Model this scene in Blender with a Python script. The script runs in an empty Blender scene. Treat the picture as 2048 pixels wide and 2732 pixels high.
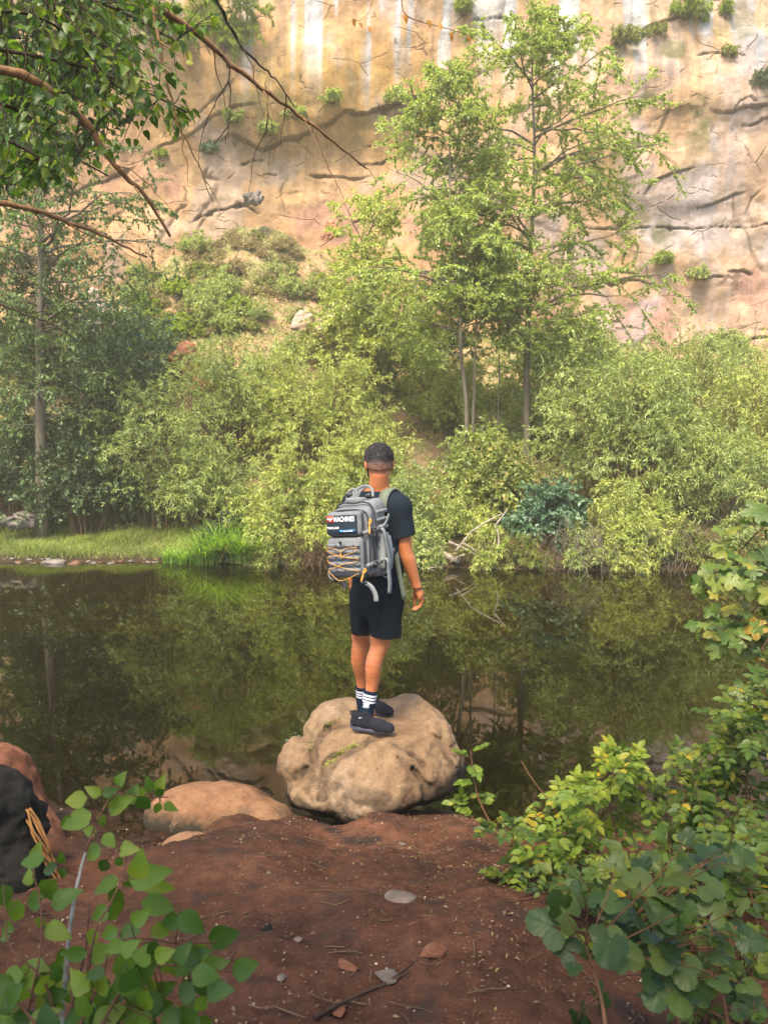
import bpy, bmesh, math, random
import numpy as np
from mathutils import Vector, Matrix
S = bpy.context.scene
COL = S.collection
# ------------------------------------------------------------------ camera
FPX = 2125.0; PITCH = math.radians(5.8); CAMZ = 2.5
cam_d = bpy.data.cameras.new("camera"); cam = bpy.data.objects.new("camera", cam_d); COL.objects.link(cam)
cam.location = (0, 0, CAMZ); cam.rotation_euler = (math.pi/2 - PITCH, 0, 0)
cam_d.sensor_fit = 'VERTICAL'; cam_d.sensor_height = 36; cam_d.lens = FPX*36/2732
cam_d.clip_start = 0.05; cam_d.clip_end = 300
cam_d.dof.use_dof = True; cam_d.dof.focus_distance = 5.2; cam_d.dof.aperture_fstop = 5.0
S.camera = cam
# ------------------------------------------------------------------ world, sun, exposure
SUN_EL, SUN_AZ = math.radians(56), math.radians(205)   # azimuth clockwise from +Y (behind the camera, a little left)
w = bpy.data.worlds.new("World"); S.world = w; w.use_nodes = True
nt = w.node_tree; bg = nt.nodes["Background"]
sky = nt.nodes.new("ShaderNodeTexSky"); sky.sky_type = 'NISHITA'; sky.sun_disc = False
sky.sun_elevation = SUN_EL; sky.sun_rotation = SUN_AZ; sky.dust_density = 2.0; sky.air_density = 1.0
nt.links.new(sky.outputs[0], bg.inputs[0]); bg.inputs[1].default_value = 0.15
sd = bpy.data.lights.new("sun", 'SUN'); sun = bpy.data.objects.new("sun", sd); COL.objects.link(sun)
sd.energy = 3.3; sd.angle = math.radians(20); sd.color = (1.0, 0.88, 0.66)
sv = Vector((math.sin(SUN_AZ)*math.cos(SUN_EL), math.cos(SUN_AZ)*math.cos(SUN_EL), math.sin(SUN_EL)))
sun.rotation_euler = sv.to_track_quat('Z', 'Y').to_euler()
S.view_settings.view_transform = 'Standard'; S.view_settings.look = 'None'
S.view_settings.exposure = 1.85; S.view_settings.gamma = 1
S.cycles.max_bounces = 8; S.cycles.diffuse_bounces = 3; S.cycles.glossy_bounces = 3
S.cycles.transparent_max_bounces = 12; S.cycles.transmission_bounces = 3
S.cycles.use_denoising = True; S.cycles.caustics_reflective = False; S.cycles.caustics_refractive = False
UP = np.array([0, 0, 1.])
# ------------------------------------------------------------------ helpers
cP, sP = math.cos(PITCH), math.sin(PITCH)
def at(px, py, Y):
    """point seen at source pixel (px,py) at depth Y"""
    u = (np.asarray(px, float)-1024)/FPX; v = (1366-np.asarray(py, float))/FPX
    dy = cP + v*sP; dz = -sP + v*cP; t = Y/dy
    return np.stack([u*t, Y*np.ones_like(t), CAMZ + dz*t], -1)
def to_px(P):
    X, Y, Z = P[..., 0], P[..., 1], P[..., 2]-CAMZ
    d = Y*cP - Z*sP; v = (Y*sP + Z*cP)/d
    return X/d*FPX+1024, 1366-v*FPX
def hash3(i, j, k, seed):
    h = (i*374761393 + j*668265263 + k*2147483647 + seed*1274126177) & 0xffffffff
    h = ((h ^ (h >> 13))*1274126177) & 0xffffffff
    h = ((h ^ (h >> 16))*2246822519) & 0xffffffff
    return ((h ^ (h >> 15)) & 0xffff)/32767.5 - 1.0
def vnoise(p, seed=0):
    p = np.asarray(p, float); f = np.floor(p).astype(np.int64); t = p-f; t = t*t*t*(t*(t*6-15)+10)
    i, j, k = f[..., 0], f[..., 1], f[..., 2]; out = 0
    for a in (0, 1):
        wa = t[..., 0] if a else 1-t[..., 0]
        for b in (0, 1):
            wb = t[..., 1] if b else 1-t[..., 1]
            for c in (0, 1):
                wc = t[..., 2] if c else 1-t[..., 2]
                out = out + wa*wb*wc*hash3(i+a, j+b, k+c, seed)
    return out
def fbm(p, oct=4, seed=0, lac=2.03, gain=0.5):
    p = np.asarray(p, float); a = 1.0; o = 0; 
    for n in range(oct):
        o = o + a*vnoise(p, seed+n*17); p = p*lac + 3.7; a *= gain
    return o
def sm(x, a, b):
    t = np.clip((x-a)/(b-a), 0, 1); return t*t*(3-2*t)
def make_mesh(name, V, faces, mats=None, parent=None, smooth=True, uv=None, midx=None, col=None, link=True):
    """faces: list of int arrays (n,k)"""
    V = np.asarray(V, np.float32).reshape(-1, 3)
    faces = [np.asarray(f, np.int32) for f in (faces if isinstance(faces, (list, tuple)) else [faces]) if len(f)]
    me = bpy.data.meshes.new(name)
    lt = np.concatenate([np.full(len(f), f.shape[1], np.int32) for f in faces]); lv = np.concatenate([f.ravel() for f in faces])
    me.vertices.add(len(V)); me.vertices.foreach_set("co", V.ravel())
    me.loops.add(len(lv)); me.loops.foreach_set("vertex_index", lv)
    me.polygons.add(len(lt)); me.polygons.foreach_set("loop_start", np.concatenate([[0], np.cumsum(lt)[:-1]]).astype(np.int32))
    me.polygons.foreach_set("loop_total", lt)
    if smooth: me.polygons.foreach_set("use_smooth", np.ones(len(lt), bool))
    for m in (mats if isinstance(mats, (list, tuple)) else [mats]):
        if m: me.materials.append(m)
    if midx is not None: me.polygons.foreach_set("material_index", np.asarray(midx, np.int32))
    if uv is not None:
        l = me.uv_layers.new(name="UVMap"); l.data.foreach_set("uv", np.asarray(uv, np.float32)[lv].ravel())
    if col is not None:
        ca = me.color_attributes.new("tone", 'FLOAT_COLOR', 'POINT'); ca.data.foreach_set("color", np.asarray(col, np.float32).ravel())
    me.update(calc_edges=True)
    o = bpy.data.objects.new(name, me)
    if parent is not None: o.parent = parent
    if link: COL.objects.link(o)
    return o
def tag(o, label=None, cat=None, group=None, kind=None):
    if label: o["label"] = label
    if cat: o["category"] = cat
    if group: o["group"] = group
    if kind: o["kind"] = kind
    return o
def thing(name, label, cat, loc=(0, 0, 0), group=None):
    o = bpy.data.objects.new(name, None); COL.objects.link(o); o.location = loc; o.empty_display_size = 0.1
    return tag(o, label, cat, group)
def dup(root, loc=None, rotz=None, scale=None, label=None, group=None):
    r = root.copy(); COL.objects.link(r)
    if loc is not None: r.location = loc
    if rotz is not None: r.rotation_euler = (root.rotation_euler[0], root.rotation_euler[1], rotz)
    if scale is not None: r.scale = (scale,)*3 if np.isscalar(scale) else scale
    if label: r["label"] = label
    if group: r["group"] = group
    for ch in list(root.children):
        c = ch.copy(); COL.objects.link(c); c.parent = r
    return r
def grid_faces(n, m):
    a = np.arange(n*m).reshape(n, m)
    return np.stack([a[:-1, :-1], a[1:, :-1], a[1:, 1:], a[:-1, 1:]], -1).reshape(-1, 4)
def norm(v): return v/np.maximum(np.linalg.norm(v, axis=-1, keepdims=True), 1e-9)
def resample(pts, K, smooth_=True):
    pts = np.asarray(pts, float)
    if smooth_ and len(pts) > 2:   # catmull-rom
        P = np.vstack([2*pts[0]-pts[1], pts, 2*pts[-1]-pts[-2]]); out = []
        for i in range(1, len(P)-2):
            t = np.linspace(0, 1, 8, endpoint=False)[:, None]
            out.append(0.5*((2*P[i])+(-P[i-1]+P[i+1])*t+(2*P[i-1]-5*P[i]+4*P[i+1]-P[i+2])*t*t+(-P[i-1]+3*P[i]-3*P[i+1]+P[i+2])*t**3))
        pts = np.vstack(out+[pts[-1:]])
    s = np.concatenate([[0], np.cumsum(np.linalg.norm(np.diff(pts, axis=0), axis=1))]); q = np.linspace(0, s[-1], K)
    return np.stack([np.interp(q, s, pts[:, i]) for i in range(pts.shape[1])], -1)
def tubes(P, R, sides=5):
    """P (N,K,3), R (N,K) -> V, F (capped only by taper)"""
    P = np.asarray(P, float); R = np.asarray(R, float)
    if P.ndim == 2: P = P[None]; R = R[None]
    N, K, _ = P.shape
    T = norm(np.gradient(P, axis=1)); ref = np.where(np.abs(norm(P[:, -1]-P[:, 0])[:, 2:3]) > .9, np.array([[1., 0, 0]]), np.array([[0, 0, 1.]]))[:, None]
    A = norm(np.cross(T, ref)); B = np.cross(T, A)
    th = np.arange(sides)*2*math.pi/sides
    V = P[:, :, None]+R[:, :, None, None]*(A[:, :, None]*np.cos(th)[None, None, :, None]+B[:, :, None]*np.sin(th)[None, None, :, None])
    base = (np.arange(N)*K*sides)[:, None, None]+(np.arange(K-1)*sides)[None, :, None]
    a = base+np.arange(sides)[None, None]; b = base+((np.arange(sides)+1) % sides)[None, None]
    F = np.stack([a, b, b+sides, a+sides], -1).reshape(-1, 4)
    return V.reshape(-1, 3), F
class MB:
    def __init__(s): s.V = []; s.F = []; s.n = 0; s.uv = []; s.mi = []
    def add(s, V, F, uv=None, mi=0):
        V = np.asarray(V, float).reshape(-1, 3)
        for f in (F if isinstance(F, list) else [F]):
            f = np.asarray(f)
            if len(f): s.F.append(f+s.n); s.mi.append(np.full(len(f), mi))
        s.V.append(V); s.n += len(V)
        if uv is not None: s.uv.append(uv)
        return s
    def tube(s, pts, r, sides=6, K=None, mi=0):
        pts = np.asarray(pts, float); K = K or len(pts); P = resample(pts, K) if K != len(pts) else pts
        r = np.interp(np.linspace(0, 1, K), np.linspace(0, 1, len(np.atleast_1d(r))), np.atleast_1d(r)) if np.ndim(r) else np.full(K, r)
        V, F = tubes(P, r, sides)
        s.add(V, F, mi=mi)
        s.F.append(np.array([list(range(sides))[::-1]])+s.n-len(V)); s.mi.append(np.array([mi]))
        s.F.append(np.array([list(range(sides))])+s.n-sides); s.mi.append(np.array([mi]))
        return s
    def build(s, name, mat, parent=None, smooth=True, link=True):
        V = np.vstack(s.V)
        # group faces by arity keeping material index
        by = {}
        for f, m in zip(s.F, s.mi): by.setdefault(f.shape[1], []).append((f, m))
        Fs = [np.vstack([f for f, _ in v]) for v in by.values()]; mi = np.concatenate([np.concatenate([m for _, m in v]) for v in by.values()])
        return make_mesh(name, V, Fs, mat, parent, smooth, uv=np.vstack(s.uv) if s.uv else None, midx=mi, link=link)
# ---- leaf templates: verts (along, across, up), faces, uv
def leaf_far(fold=.12):
    V = np.array([[0, 0, 0], [.42, .5, fold], [1, 0, -.08], [.42, -.5, fold]]); F = [np.array([[0, 1, 2], [0, 2, 3]])]
    return V, F, np.stack([V[:, 0], V[:, 1]+.5], -1)
def leaf_near(rows=7, droop=.25, fold=.10, wavy=.03, tipn=1.6, pos=.38):
    t = np.linspace(0, 1, rows); wd = np.sin(math.pi*t**(math.log(.5)/math.log(pos)))**.8; wd[0] = .04; wd[-1] = 0.01
    wd = wd*(1-.25*t**tipn); V = []; 
    for i in range(rows):
        z = -droop*t[i]**2
        V += [[t[i], wd[i]*.5, z+fold*wd[i]+wavy*(-1)**i], [t[i], 0, z], [t[i], -wd[i]*.5, z+fold*wd[i]-wavy*(-1)**i]]
    V = np.array(V); a = np.arange(rows-1)*3
    F = [np.concatenate([np.stack([a, a+1, a+4, a+3], -1), np.stack([a+1, a+2, a+5, a+4], -1)])]
    uv = np.stack([np.repeat(t, 3), np.tile([1, .5, 0], rows)], -1)
    return V, F, uv
def leaf_lobed(lobes=5, teeth=True, droop=.2):
    """palmate leaf, base at origin, tip along +x"""
    n = 41; ang = np.linspace(-math.pi*.93, math.pi*.93, n); r = []
    for a in ang:
        lob = abs(math.cos(a*lobes/2.0*.92)); rr = .60+.40*lob**1.3 - .16*(abs(a)/math.pi)
        if teeth: rr += .035*math.sin(a*19)
        r.append(rr)
    r = np.array(r)*.56; cx = .42
    V = [[cx*.1, 0, 0]]+[[cx+math.cos(a)*q, math.sin(a)*q, 0] for a, q in zip(ang, r)]
    mid = [[cx+math.cos(a)*q*.5, math.sin(a)*q*.5, 0.03] for a, q in zip(ang, r)]
    V = np.array([[cx, 0, 0]]+mid+V[1:]); 
    V[:, 2] += -droop*(V[:, 0]-.2).clip(0)**2 - .25*np.abs(V[:, 1])**2 + .02*np.sin(V[:, 1]*25)
    i = np.arange(n-1)
    F = [np.stack([np.zeros(n-1, int), 1+i, 2+i], -1), np.stack([1+i, 1+n+i, 2+n+i, 2+i], -1)]
    uv = np.stack([V[:, 0], V[:, 1]+.5], -1)
    return V, F, uv
def place_leaves(mb, pos, d, nrm, length, width, tpl):
    V0, F0, uv0 = tpl; N = len(pos); X = norm(d); Y = norm(np.cross(nrm, X)); Z = np.cross(X, Y)
    L = np.broadcast_to(length, (N,))[:, None, None]; W = np.broadcast_to(width, (N,))[:, None, None]
    V = pos[:, None]+X[:, None]*V0[None, :, 0:1]*L+Y[:, None]*V0[None, :, 1:2]*W+Z[:, None]*V0[None, :, 2:3]*L
    off = (np.arange(N)*len(V0))[:, None, None]
    mb.add(V.reshape(-1, 3), [(f[None]+off).reshape(-1, f.shape[1]) for f in F0], uv=np.tile(uv0, (N, 1)))
def arcs(start, d, length, K, rng, droop=.15, wob=.06):
    N = len(start); t = np.linspace(0, 1, K)[None, :, None]; L = np.broadcast_to(length, (N,))[:, None, None]
    P = start[:, None]+norm(d)[:, None]*t*L
    P[:, :, 2] -= (droop*L*t*t)[:, :, 0]
    wb = rng.normal(0, 1, (N, K, 3)); wb[:, 0] = 0; wb = np.cumsum(wb, axis=1)/math.sqrt(K)*wob*L
    return P+wb
def along(P, idx, t):
    """point and tangent on paths P[idx] at t"""
    K = P.shape[1]; f = np.clip(t, 0, .9999)*(K-1); i = f.astype(int); r = (f-i)[:, None]
    a, b = P[idx, i], P[idx, i+1]; return a*(1-r)+b*r, norm(b-a)
def rdir(n, rng):
    return norm(rng.normal(0, 1, (n, 3)))
# ---- materials
def mat_new(name):
    m = bpy.data.materials.new(name); m.use_nodes = True; nt = m.node_tree; nt.nodes.clear()
    out = nt.nodes.new("ShaderNodeOutputMaterial"); return m, nt, out
def N(nt, t, **kw):
    n = nt.nodes.new(t)
    for k, v in kw.items():
        if k.startswith("i_"): n.inputs[k[2:].replace("_", " ")].default_value = v
        else: setattr(n, k, v)
    return n
def ramp(nt, stops, src=None, interp='LINEAR'):
    r = nt.nodes.new("ShaderNodeValToRGB"); e = r.color_ramp.elements; r.color_ramp.interpolation = interp
    while len(e) < len(stops): e.new(.5)
    for x, (p, c) in zip(e, stops): x.position = p; x.color = tuple(c)+(1,) if len(c) == 3 else c
    if src is not None: nt.links.new(src, r.inputs[0])
    return r
def noise(nt, scale, detail=4, rough=.55, vec=None, dist=0):
    n = N(nt, "ShaderNodeTexNoise"); n.inputs["Scale"].default_value = scale; n.inputs["Detail"].default_value = detail
    n.inputs["Roughness"].default_value = rough; n.inputs["Distortion"].default_value = dist
    if vec is not None: nt.links.new(vec, n.inputs["Vector"])
    return n
def objco(nt, scale=None):
    tc = N(nt, "ShaderNodeTexCoord")
    if scale is None: return tc.outputs["Object"]
    mp = N(nt, "ShaderNodeMapping"); mp.inputs["Scale"].default_value = scale; nt.links.new(tc.outputs["Object"], mp.inputs["Vector"]); return mp.outputs[0]
def mixc(nt, a, b, fac, mode='MIX'):
    m = N(nt, "ShaderNodeMix", data_type='RGBA', blend_type=mode)
    for s, v in ((0, fac), (6, a), (7, b)):
        if hasattr(v, 'type') and hasattr(v, 'links'): nt.links.new(v, m.inputs[s])
        else: m.inputs[s].default_value = v if np.isscalar(v) else (tuple(v)+(1,) if len(v) == 3 else v)
    return m.outputs[2]
def bump(nt, h, strength=.4, dist=.02):
    b = N(nt, "ShaderNodeBump"); b.inputs["Strength"].default_value = strength; b.inputs["Distance"].default_value = dist
    nt.links.new(h, b.inputs["Height"]); return b.outputs[0]
def princ(nt, out, color, rough=.8, spec=.3, normal=None, metal=0, sheen=0):
    p = N(nt, "ShaderNodeBsdfPrincipled"); p.inputs["Roughness"].default_value = rough; p.inputs["Specular IOR Level"].default_value = spec
    p.inputs["Metallic"].default_value = metal; p.inputs["Sheen Weight"].default_value = sheen
    if hasattr(color, 'links'): nt.links.new(color, p.inputs["Base Color"])
    else: p.inputs["Base Color"].default_value = tuple(color)+(1,)
    if normal is not None: nt.links.new(normal, p.inputs["Normal"])
    if out is not None: nt.links.new(p.outputs[0], out.inputs[0])
    return p
def mat_leaf(name, stops, trans=.4, rough=.5, veins=False, spec=.35):
    m, nt, out = mat_new(name); g = N(nt, "ShaderNodeNewGeometry")
    c = ramp(nt, stops, g.outputs["Random Per Island"]).outputs[0]
    nz = noise(nt, 1.3, 2, vec=objco(nt)); c = mixc(nt, c, (1, 1, 1), .0)
    big = ramp(nt, [(.3, (.74, .80, .80)), (.7, (1.22, 1.18, 1.05))], nz.outputs[0]).outputs[0]
    c = mixc(nt, c, big, .8, 'MULTIPLY')
    nrm = None
    if veins:
        uv = N(nt, "ShaderNodeUVMap"); sx = N(nt, "ShaderNodeSeparateXYZ"); nt.links.new(uv.outputs[0], sx.inputs[0])
        a = N(nt, "ShaderNodeMath", operation='SUBTRACT'); nt.links.new(sx.outputs[1], a.inputs[0]); a.inputs[1].default_value = .5
        ab = N(nt, "ShaderNodeMath", operation='ABSOLUTE'); nt.links.new(a.outputs[0], ab.inputs[0])
        # side veins: sin((u - .8*|v|)*k)
        s1 = N(nt, "ShaderNodeMath", operation='MULTIPLY'); nt.links.new(ab.outputs[0], s1.inputs[0]); s1.inputs[1].default_value = .75
        s2 = N(nt, "ShaderNodeMath", operation='SUBTRACT'); nt.links.new(sx.outputs[0], s2.inputs[0]); nt.links.new(s1.outputs[0], s2.inputs[1])
        s3 = N(nt, "ShaderNodeMath", operation='MULTIPLY'); nt.links.new(s2.outputs[0], s3.inputs[0]); s3.inputs[1].default_value = 44
        s4 = N(nt, "ShaderNodeMath", operation='SINE'); nt.links.new(s3.outputs[0], s4.inputs[0])
        vr = ramp(nt, [(.86, (0, 0, 0)), (1, (1, 1, 1))], s4.outputs[0])
        mr = ramp(nt, [(0, (1, 1, 1)), (.035, (0, 0, 0))], ab.outputs[0])
        v = mixc(nt, vr.outputs[0], (1, 1, 1), mr.outputs[0])
        c2 = mixc(nt, c, (1.5, 1.45, 1.3), 1.0, 'MULTIPLY'); f = N(nt, "ShaderNodeMath", operation='MULTIPLY'); nt.links.new(v, f.inputs[0]); f.inputs[1].default_value = .35
        c = mixc(nt, c, c2, f.outputs[0]); sp = noise(nt, 38, 3, .7, objco(nt)); c = mixc(nt, c, (.13, .065, .02), ramp(nt, [(.66, (0, 0, 0)), (.74, (.85, .85, .85))], sp.outputs[0]).outputs[0])
        yl = noise(nt, 7, 2, .5, objco(nt)); c = mixc(nt, c, mixc(nt, c, (1.7, 1.25, .9), 1.0, 'MULTIPLY'), ramp(nt, [(.5, (0, 0, 0)), (.7, (.8, .8, .8))], yl.outputs[0]).outputs[0]); nrm = bump(nt, v, .35, .002)
    p = princ(nt, None, c, rough, spec, nrm); tr = N(nt, "ShaderNodeBsdfTranslucent")
    tc = mixc(nt, c, (1.12, 1.22, .62), 1.0, 'MULTIPLY'); nt.links.new(tc, tr.inputs[0])
    mx = N(nt, "ShaderNodeMixShader"); mx.inputs[0].default_value = trans
    nt.links.new(p.outputs[0], mx.inputs[1]); nt.links.new(tr.outputs[0], mx.inputs[2]); nt.links.new(mx.outputs[0], out.inputs[0])
    return m
def mat_bark(name, c1, c2, scale=12, stretch=.25):
    m, nt, out = mat_new(name); n = noise(nt, scale, 5, .65, objco(nt, (1, 1, stretch)))
    c = ramp(nt, [(.3, c1), (.7, c2)], n.outputs[0]).outputs[0]; princ(nt, out, c, .85, .2, bump(nt, n.outputs[0], .6, .02)); return m
def mat_plain(name, col, rough=.7, spec=.3, nscale=None, amt=.3, bstr=0, bd=.002, sheen=0, metal=0):
    m, nt, out = mat_new(name); c = col; nr = None
    if nscale:
        n = noise(nt, nscale, 4, .6, objco(nt)); c = ramp(nt, [(.3, tuple(x*(1-amt) for x in col)), (.7, tuple(min(1, x*(1+amt)) for x in col))], n.outputs[0]).outputs[0]
        if bstr: nr = bump(nt, n.outputs[0], bstr, bd)
    princ(nt, out, c, rough, spec, nr, metal, sheen); return m
# ================================================================== SETTING: ground, hillside, cliff, water
def shore_near(x): return 4.93-.13*np.clip(x, -.6, 4)+.13*np.sin(x*2.3+1)+.06*np.sin(x*6.1)+.04*np.sin(x*13.7+2)-.30*np.exp(-((x+1.55)/.35)**2)
def ground_z(x, y):
    yy = y - (shore_near(x)-4.9)*sm(y, 1.5, 4.5)
    z = np.interp(yy, [-8, 0, 1.5, 2.5, 3.3, 4.2, 4.9, 6, 8, 11.2], [1.6, 1.12, .98, .80, .57, .30, .0, -.16, -.30, -.42])
    return z + .050*fbm(np.stack([x*1.1, y*1.1, 0*x], -1), 3, 5)*sm(y, 7.5, 3)+.03*fbm(np.stack([x*3.3, y*3.3, 0*x], -1), 3, 6)*sm(y, 6.5, 4.4)
def ny(a, b, n): return np.linspace(a, b, n, endpoint=False)
ys = np.concatenate([ny(-8, 1, 60), ny(1, 5.6, 400), ny(5.6, 11.2, 120), [11.2]])
xs = np.concatenate([ny(-14, -3, 90), ny(-3, 3, 440), ny(3, 14, 90), [14]])
Yg, Xg = np.meshgrid(ys, xs, indexing='ij'); Zg = ground_z(Xg, Yg)
P3 = np.stack([Xg, Yg, 0*Xg], -1)
Zg += (.010*fbm(P3*7, 3, 9)+.006*fbm(P3*26, 2, 12))*sm(Yg, 7, 4.8)
Zg += .05*np.clip(fbm(P3*1.9, 2, 44), 0, 1)*sm(Xg, .0, 1.0)*sm(Yg, 3.6, 2.6)
Zg[-1] = -.42
def wet_mask(nt):
    g = N(nt, "ShaderNodeNewGeometry"); sx = N(nt, "ShaderNodeSeparateXYZ"); nt.links.new(g.outputs["Position"], sx.inputs[0])
    mr = N(nt, "ShaderNodeMapRange"); nt.links.new(sx.outputs[2], mr.inputs[0]); mr.inputs[1].default_value = .05; mr.inputs[2].default_value = -.16; return mr.outputs[0]
def bed_color(nt, co):
    bed = ramp(nt, [(.25, (.016, .013, .005)), (.5, (.050, .040, .012)), (.72, (.11, .072, .022))], noise(nt, 3.2, 6, .75, co).outputs[0]).outputs[0]
    return mixc(nt, bed, (.20, .10, .03), ramp(nt, [(.67, (0, 0, 0)), (.70, (.8, .8, .8))], noise(nt, 30, 2, .5, co).outputs[0]).outputs[0])
def mat_ground():
    m, nt, out = mat_new("red_dirt"); co = objco(nt)
    n1 = noise(nt, 1.2, 3, .6, co); n2 = noise(nt, 14, 6, .7, co); n3 = noise(nt, 90, 3, .7, co); n4 = noise(nt, 5, 4, .6, co)
    c = ramp(nt, [(.25, (.028, .0135, .008)), (.5, (.064, .0265, .014)), (.75, (.115, .050, .027))], n1.outputs[0]).outputs[0]
    c = mixc(nt, c, ramp(nt, [(.3, (.45, .42, .42)), (.7, (1.5, 1.45, 1.4))], n2.outputs[0]).outputs[0], .75, 'MULTIPLY')
    c = mixc(nt, c, (.25, .155, .105), ramp(nt, [(.63, (0, 0, 0)), (.74, (1, 1, 1))], n3.outputs[0]).outputs[0])
    c = mixc(nt, c, (.030, .018, .014), ramp(nt, [(.55, (0, 0, 0)), (.70, (1, 1, 1))], n4.outputs[0]).outputs[0])
    # damp, olive bed under the water
    c = mixc(nt, c, bed_color(nt, co), wet_mask(nt))
    g = N(nt, "ShaderNodeNewGeometry"); sx = N(nt, "ShaderNodeSeparateXYZ"); nt.links.new(g.outputs["Position"], sx.inputs[0]); mr = N(nt, "ShaderNodeMapRange"); nt.links.new(sx.outputs[2], mr.inputs[0]); mr.inputs[1].default_value = .16; mr.inputs[2].default_value = .03
    c = mixc(nt, c, mixc(nt, c, (.38, .36, .36), 1.0, 'MULTIPLY'), mr.outputs[0]); rr = N(nt, "ShaderNodeMapRange"); nt.links.new(mr.outputs[0], rr.inputs[0]); rr.inputs[3].default_value = .92; rr.inputs[4].default_value = .35
    h = mixc(nt, n2.outputs[0], n3.outputs[0], .45); pp = princ(nt, out, c, .9, .15, bump(nt, h, 1.0, .018)); nt.links.new(rr.outputs[0], pp.inputs["Roughness"]); return m
M_ground = mat_ground()
ground = make_mesh("ground", np.stack([Xg, Yg, Zg], -1), grid_faces(*Xg.shape)[:, ::-1], M_ground); tag(ground, kind="structure")

TAL = ([-17, -11.4, -8, -6.2, -4.8, -3.4, -2.2, -.8, 2, 5.3, 11.4, 17], [5, 6.2, 7.7, 8.6, 9.1, 9.0, 8.3, 7.0, 5.6, 5.3, 5.1, 5])
def shore_far(x): return np.interp(x, [-12, -4.2, -2.6, -1.0, 1.2, 3, 12], [15.0, 15.1, 14.9, 14.7, 14.5, 14.2, 14.1])
def hill_z(x, y, rough=True):
    d = y-shore_far(x)
    left = sm(-x, 2.2, 4.0)
    bl = np.interp(d, [-5, -1.2, 0, .3, 1.5, 2.6, 4, 7], [-.5, -.35, 0, .10, .26, .45, .9, 1.5])
    br = np.interp(d, [-5, -1.0, 0, .35, 1.2, 2.6, 4, 7], [-.5, -.40, 0, .20, .50, .85, 1.3, 2.0])
    b = bl*left+br*(1-left)
    T = np.interp(x, *TAL); s = np.clip((y-17.6)/(26.9-17.6), 0, 1.25)
    z = b*(1-sm(s, 0, .5)) + (sm(s, 0, .5)*1.6) + (T-1.6)*np.clip(s, 0, 1)**1.15
    z = np.where(s <= 0, b, z)
    if rough: z = z + fbm(np.stack([x*.7, y*.7, 0*x], -1), 4, 31)*.22*sm(d, .6, 4)
    return z
ys = np.concatenate([ny(11.2, 14, 60), ny(14, 18, 160), ny(18, 28.2, 230), [28.2]]); xs = np.linspace(-18, 18, 480)
Yh, Xh = np.meshgrid(ys, xs, indexing='ij'); Zh = hill_z(Xh, Yh); Zh[0] = -.42
PX, PY = to_px(np.stack([Xh, Yh, Zh], -1))
Zh += .10*np.clip(vnoise(np.stack([Xh*2.3, Yh*2.3, 0*Xh], -1), 77), 0, 1)*sm(Yh, 17, 19)
def mat_hill():
    m, nt, out = mat_new("hillside_soil"); co = objco(nt)
    n1 = noise(nt, .7, 5, .65, co); n2 = noise(nt, 9, 6, .7, co); n3 = noise(nt, 2.6, 4, .7, co)
    c = ramp(nt, [(.30, (.10, .11, .035)), (.46, (.22, .18, .09)), (.60, (.34, .20, .12)), (.78, (.45, .26, .17))], n1.outputs[0]).outputs[0]
    c = mixc(nt, c, (.11, .16, .04), ramp(nt, [(.52, (0, 0, 0)), (.68, (.7, .7, .7))], n3.outputs[0]).outputs[0])
    c = mixc(nt, c, ramp(nt, [(.3, (.5, .5, .48)), (.7, (1.4, 1.4, 1.35))], n2.outputs[0]).outputs[0], .8, 'MULTIPLY')
    g = N(nt, "ShaderNodeNewGeometry"); sx = N(nt, "ShaderNodeSeparateXYZ"); nt.links.new(g.outputs["Position"], sx.inputs[0])
    mr = N(nt, "ShaderNodeMapRange"); nt.links.new(sx.outputs[2], mr.inputs[0]); mr.inputs[1].default_value = .9; mr.inputs[2].default_value = .05
    c = mixc(nt, c, (.035, .022, .013), mr.outputs[0])
    c = mixc(nt, c, bed_color(nt, co), wet_mask(nt))
    princ(nt, out, c, .92, .1, bump(nt, n2.outputs[0], .8, .06)); return m
hillside = make_mesh("hillside", np.stack([Xh, Yh, Zh], -1), grid_faces(*Xh.shape)[:, ::-1], mat_hill()); tag(hillside, kind="structure")

# ---- cliff
CY = 27.0
cx = np.linspace(-21, 21, 980); cz = np.linspace(3.2, 26, 540)
Zc, Xc = np.meshgrid(cz, cx, indexing='ij'); base = np.stack([Xc, CY+0*Xc, Zc], -1); U, Vv = to_px(base)
p = np.stack([Xc, 0*Xc, Zc], -1)
wv = fbm(p*np.array([.9, 1, .9]), 4, 3)*7
Uw, Vw = U+wv, Vv+fbm(p*1.5, 5, 8)*6
disp = -.55*fbm(p*np.array([.13, 1, .16]), 3, 51) - .16*fbm(p*np.array([.45, 1, .5]), 3, 61)
def facet(p, s, seed):      # angular blocks: worley cells, each a plane
    q = p*s; f = np.floor(q).astype(np.int64); best = np.full(q.shape[:-1], 9.); val = np.zeros(q.shape[:-1])
    for a in (-1, 0, 1):
        for b in (-1, 0, 1):
            i, k = f[..., 0]+a, f[..., 2]+b
            ox, oz = hash3(i, i*0, k, seed)*.5+.5, hash3(i, i*0+1, k, seed)*.5+.5
            dx, dz = q[..., 0]-i-ox, q[..., 2]-k-oz; d = dx*dx+dz*dz; h = hash3(i, i*0+2, k, seed)+1.2*dx*hash3(i, i*0+3, k, seed)+1.2*dz*hash3(i, i*0+4, k, seed)
            m_ = d < best; best = np.where(m_, d, best); val = np.where(m_, h, val)
    return val
pw = p+.12*np.stack([fbm(p*1.2, 2, 91), 0*Xc, fbm(p*1.2, 2, 92)], -1)
fm = sm(fbm(p*.25, 2, 33), -.2, .5)
disp -= .045*facet(pw, np.array([.45, 1, .8]), 7)*fm+.012*facet(pw, np.array([1.5, 1, 2.4]), 17)*fm
disp -= .035*fbm(p*np.array([1.6, 1, 1.6]), 4, 71)
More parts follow.
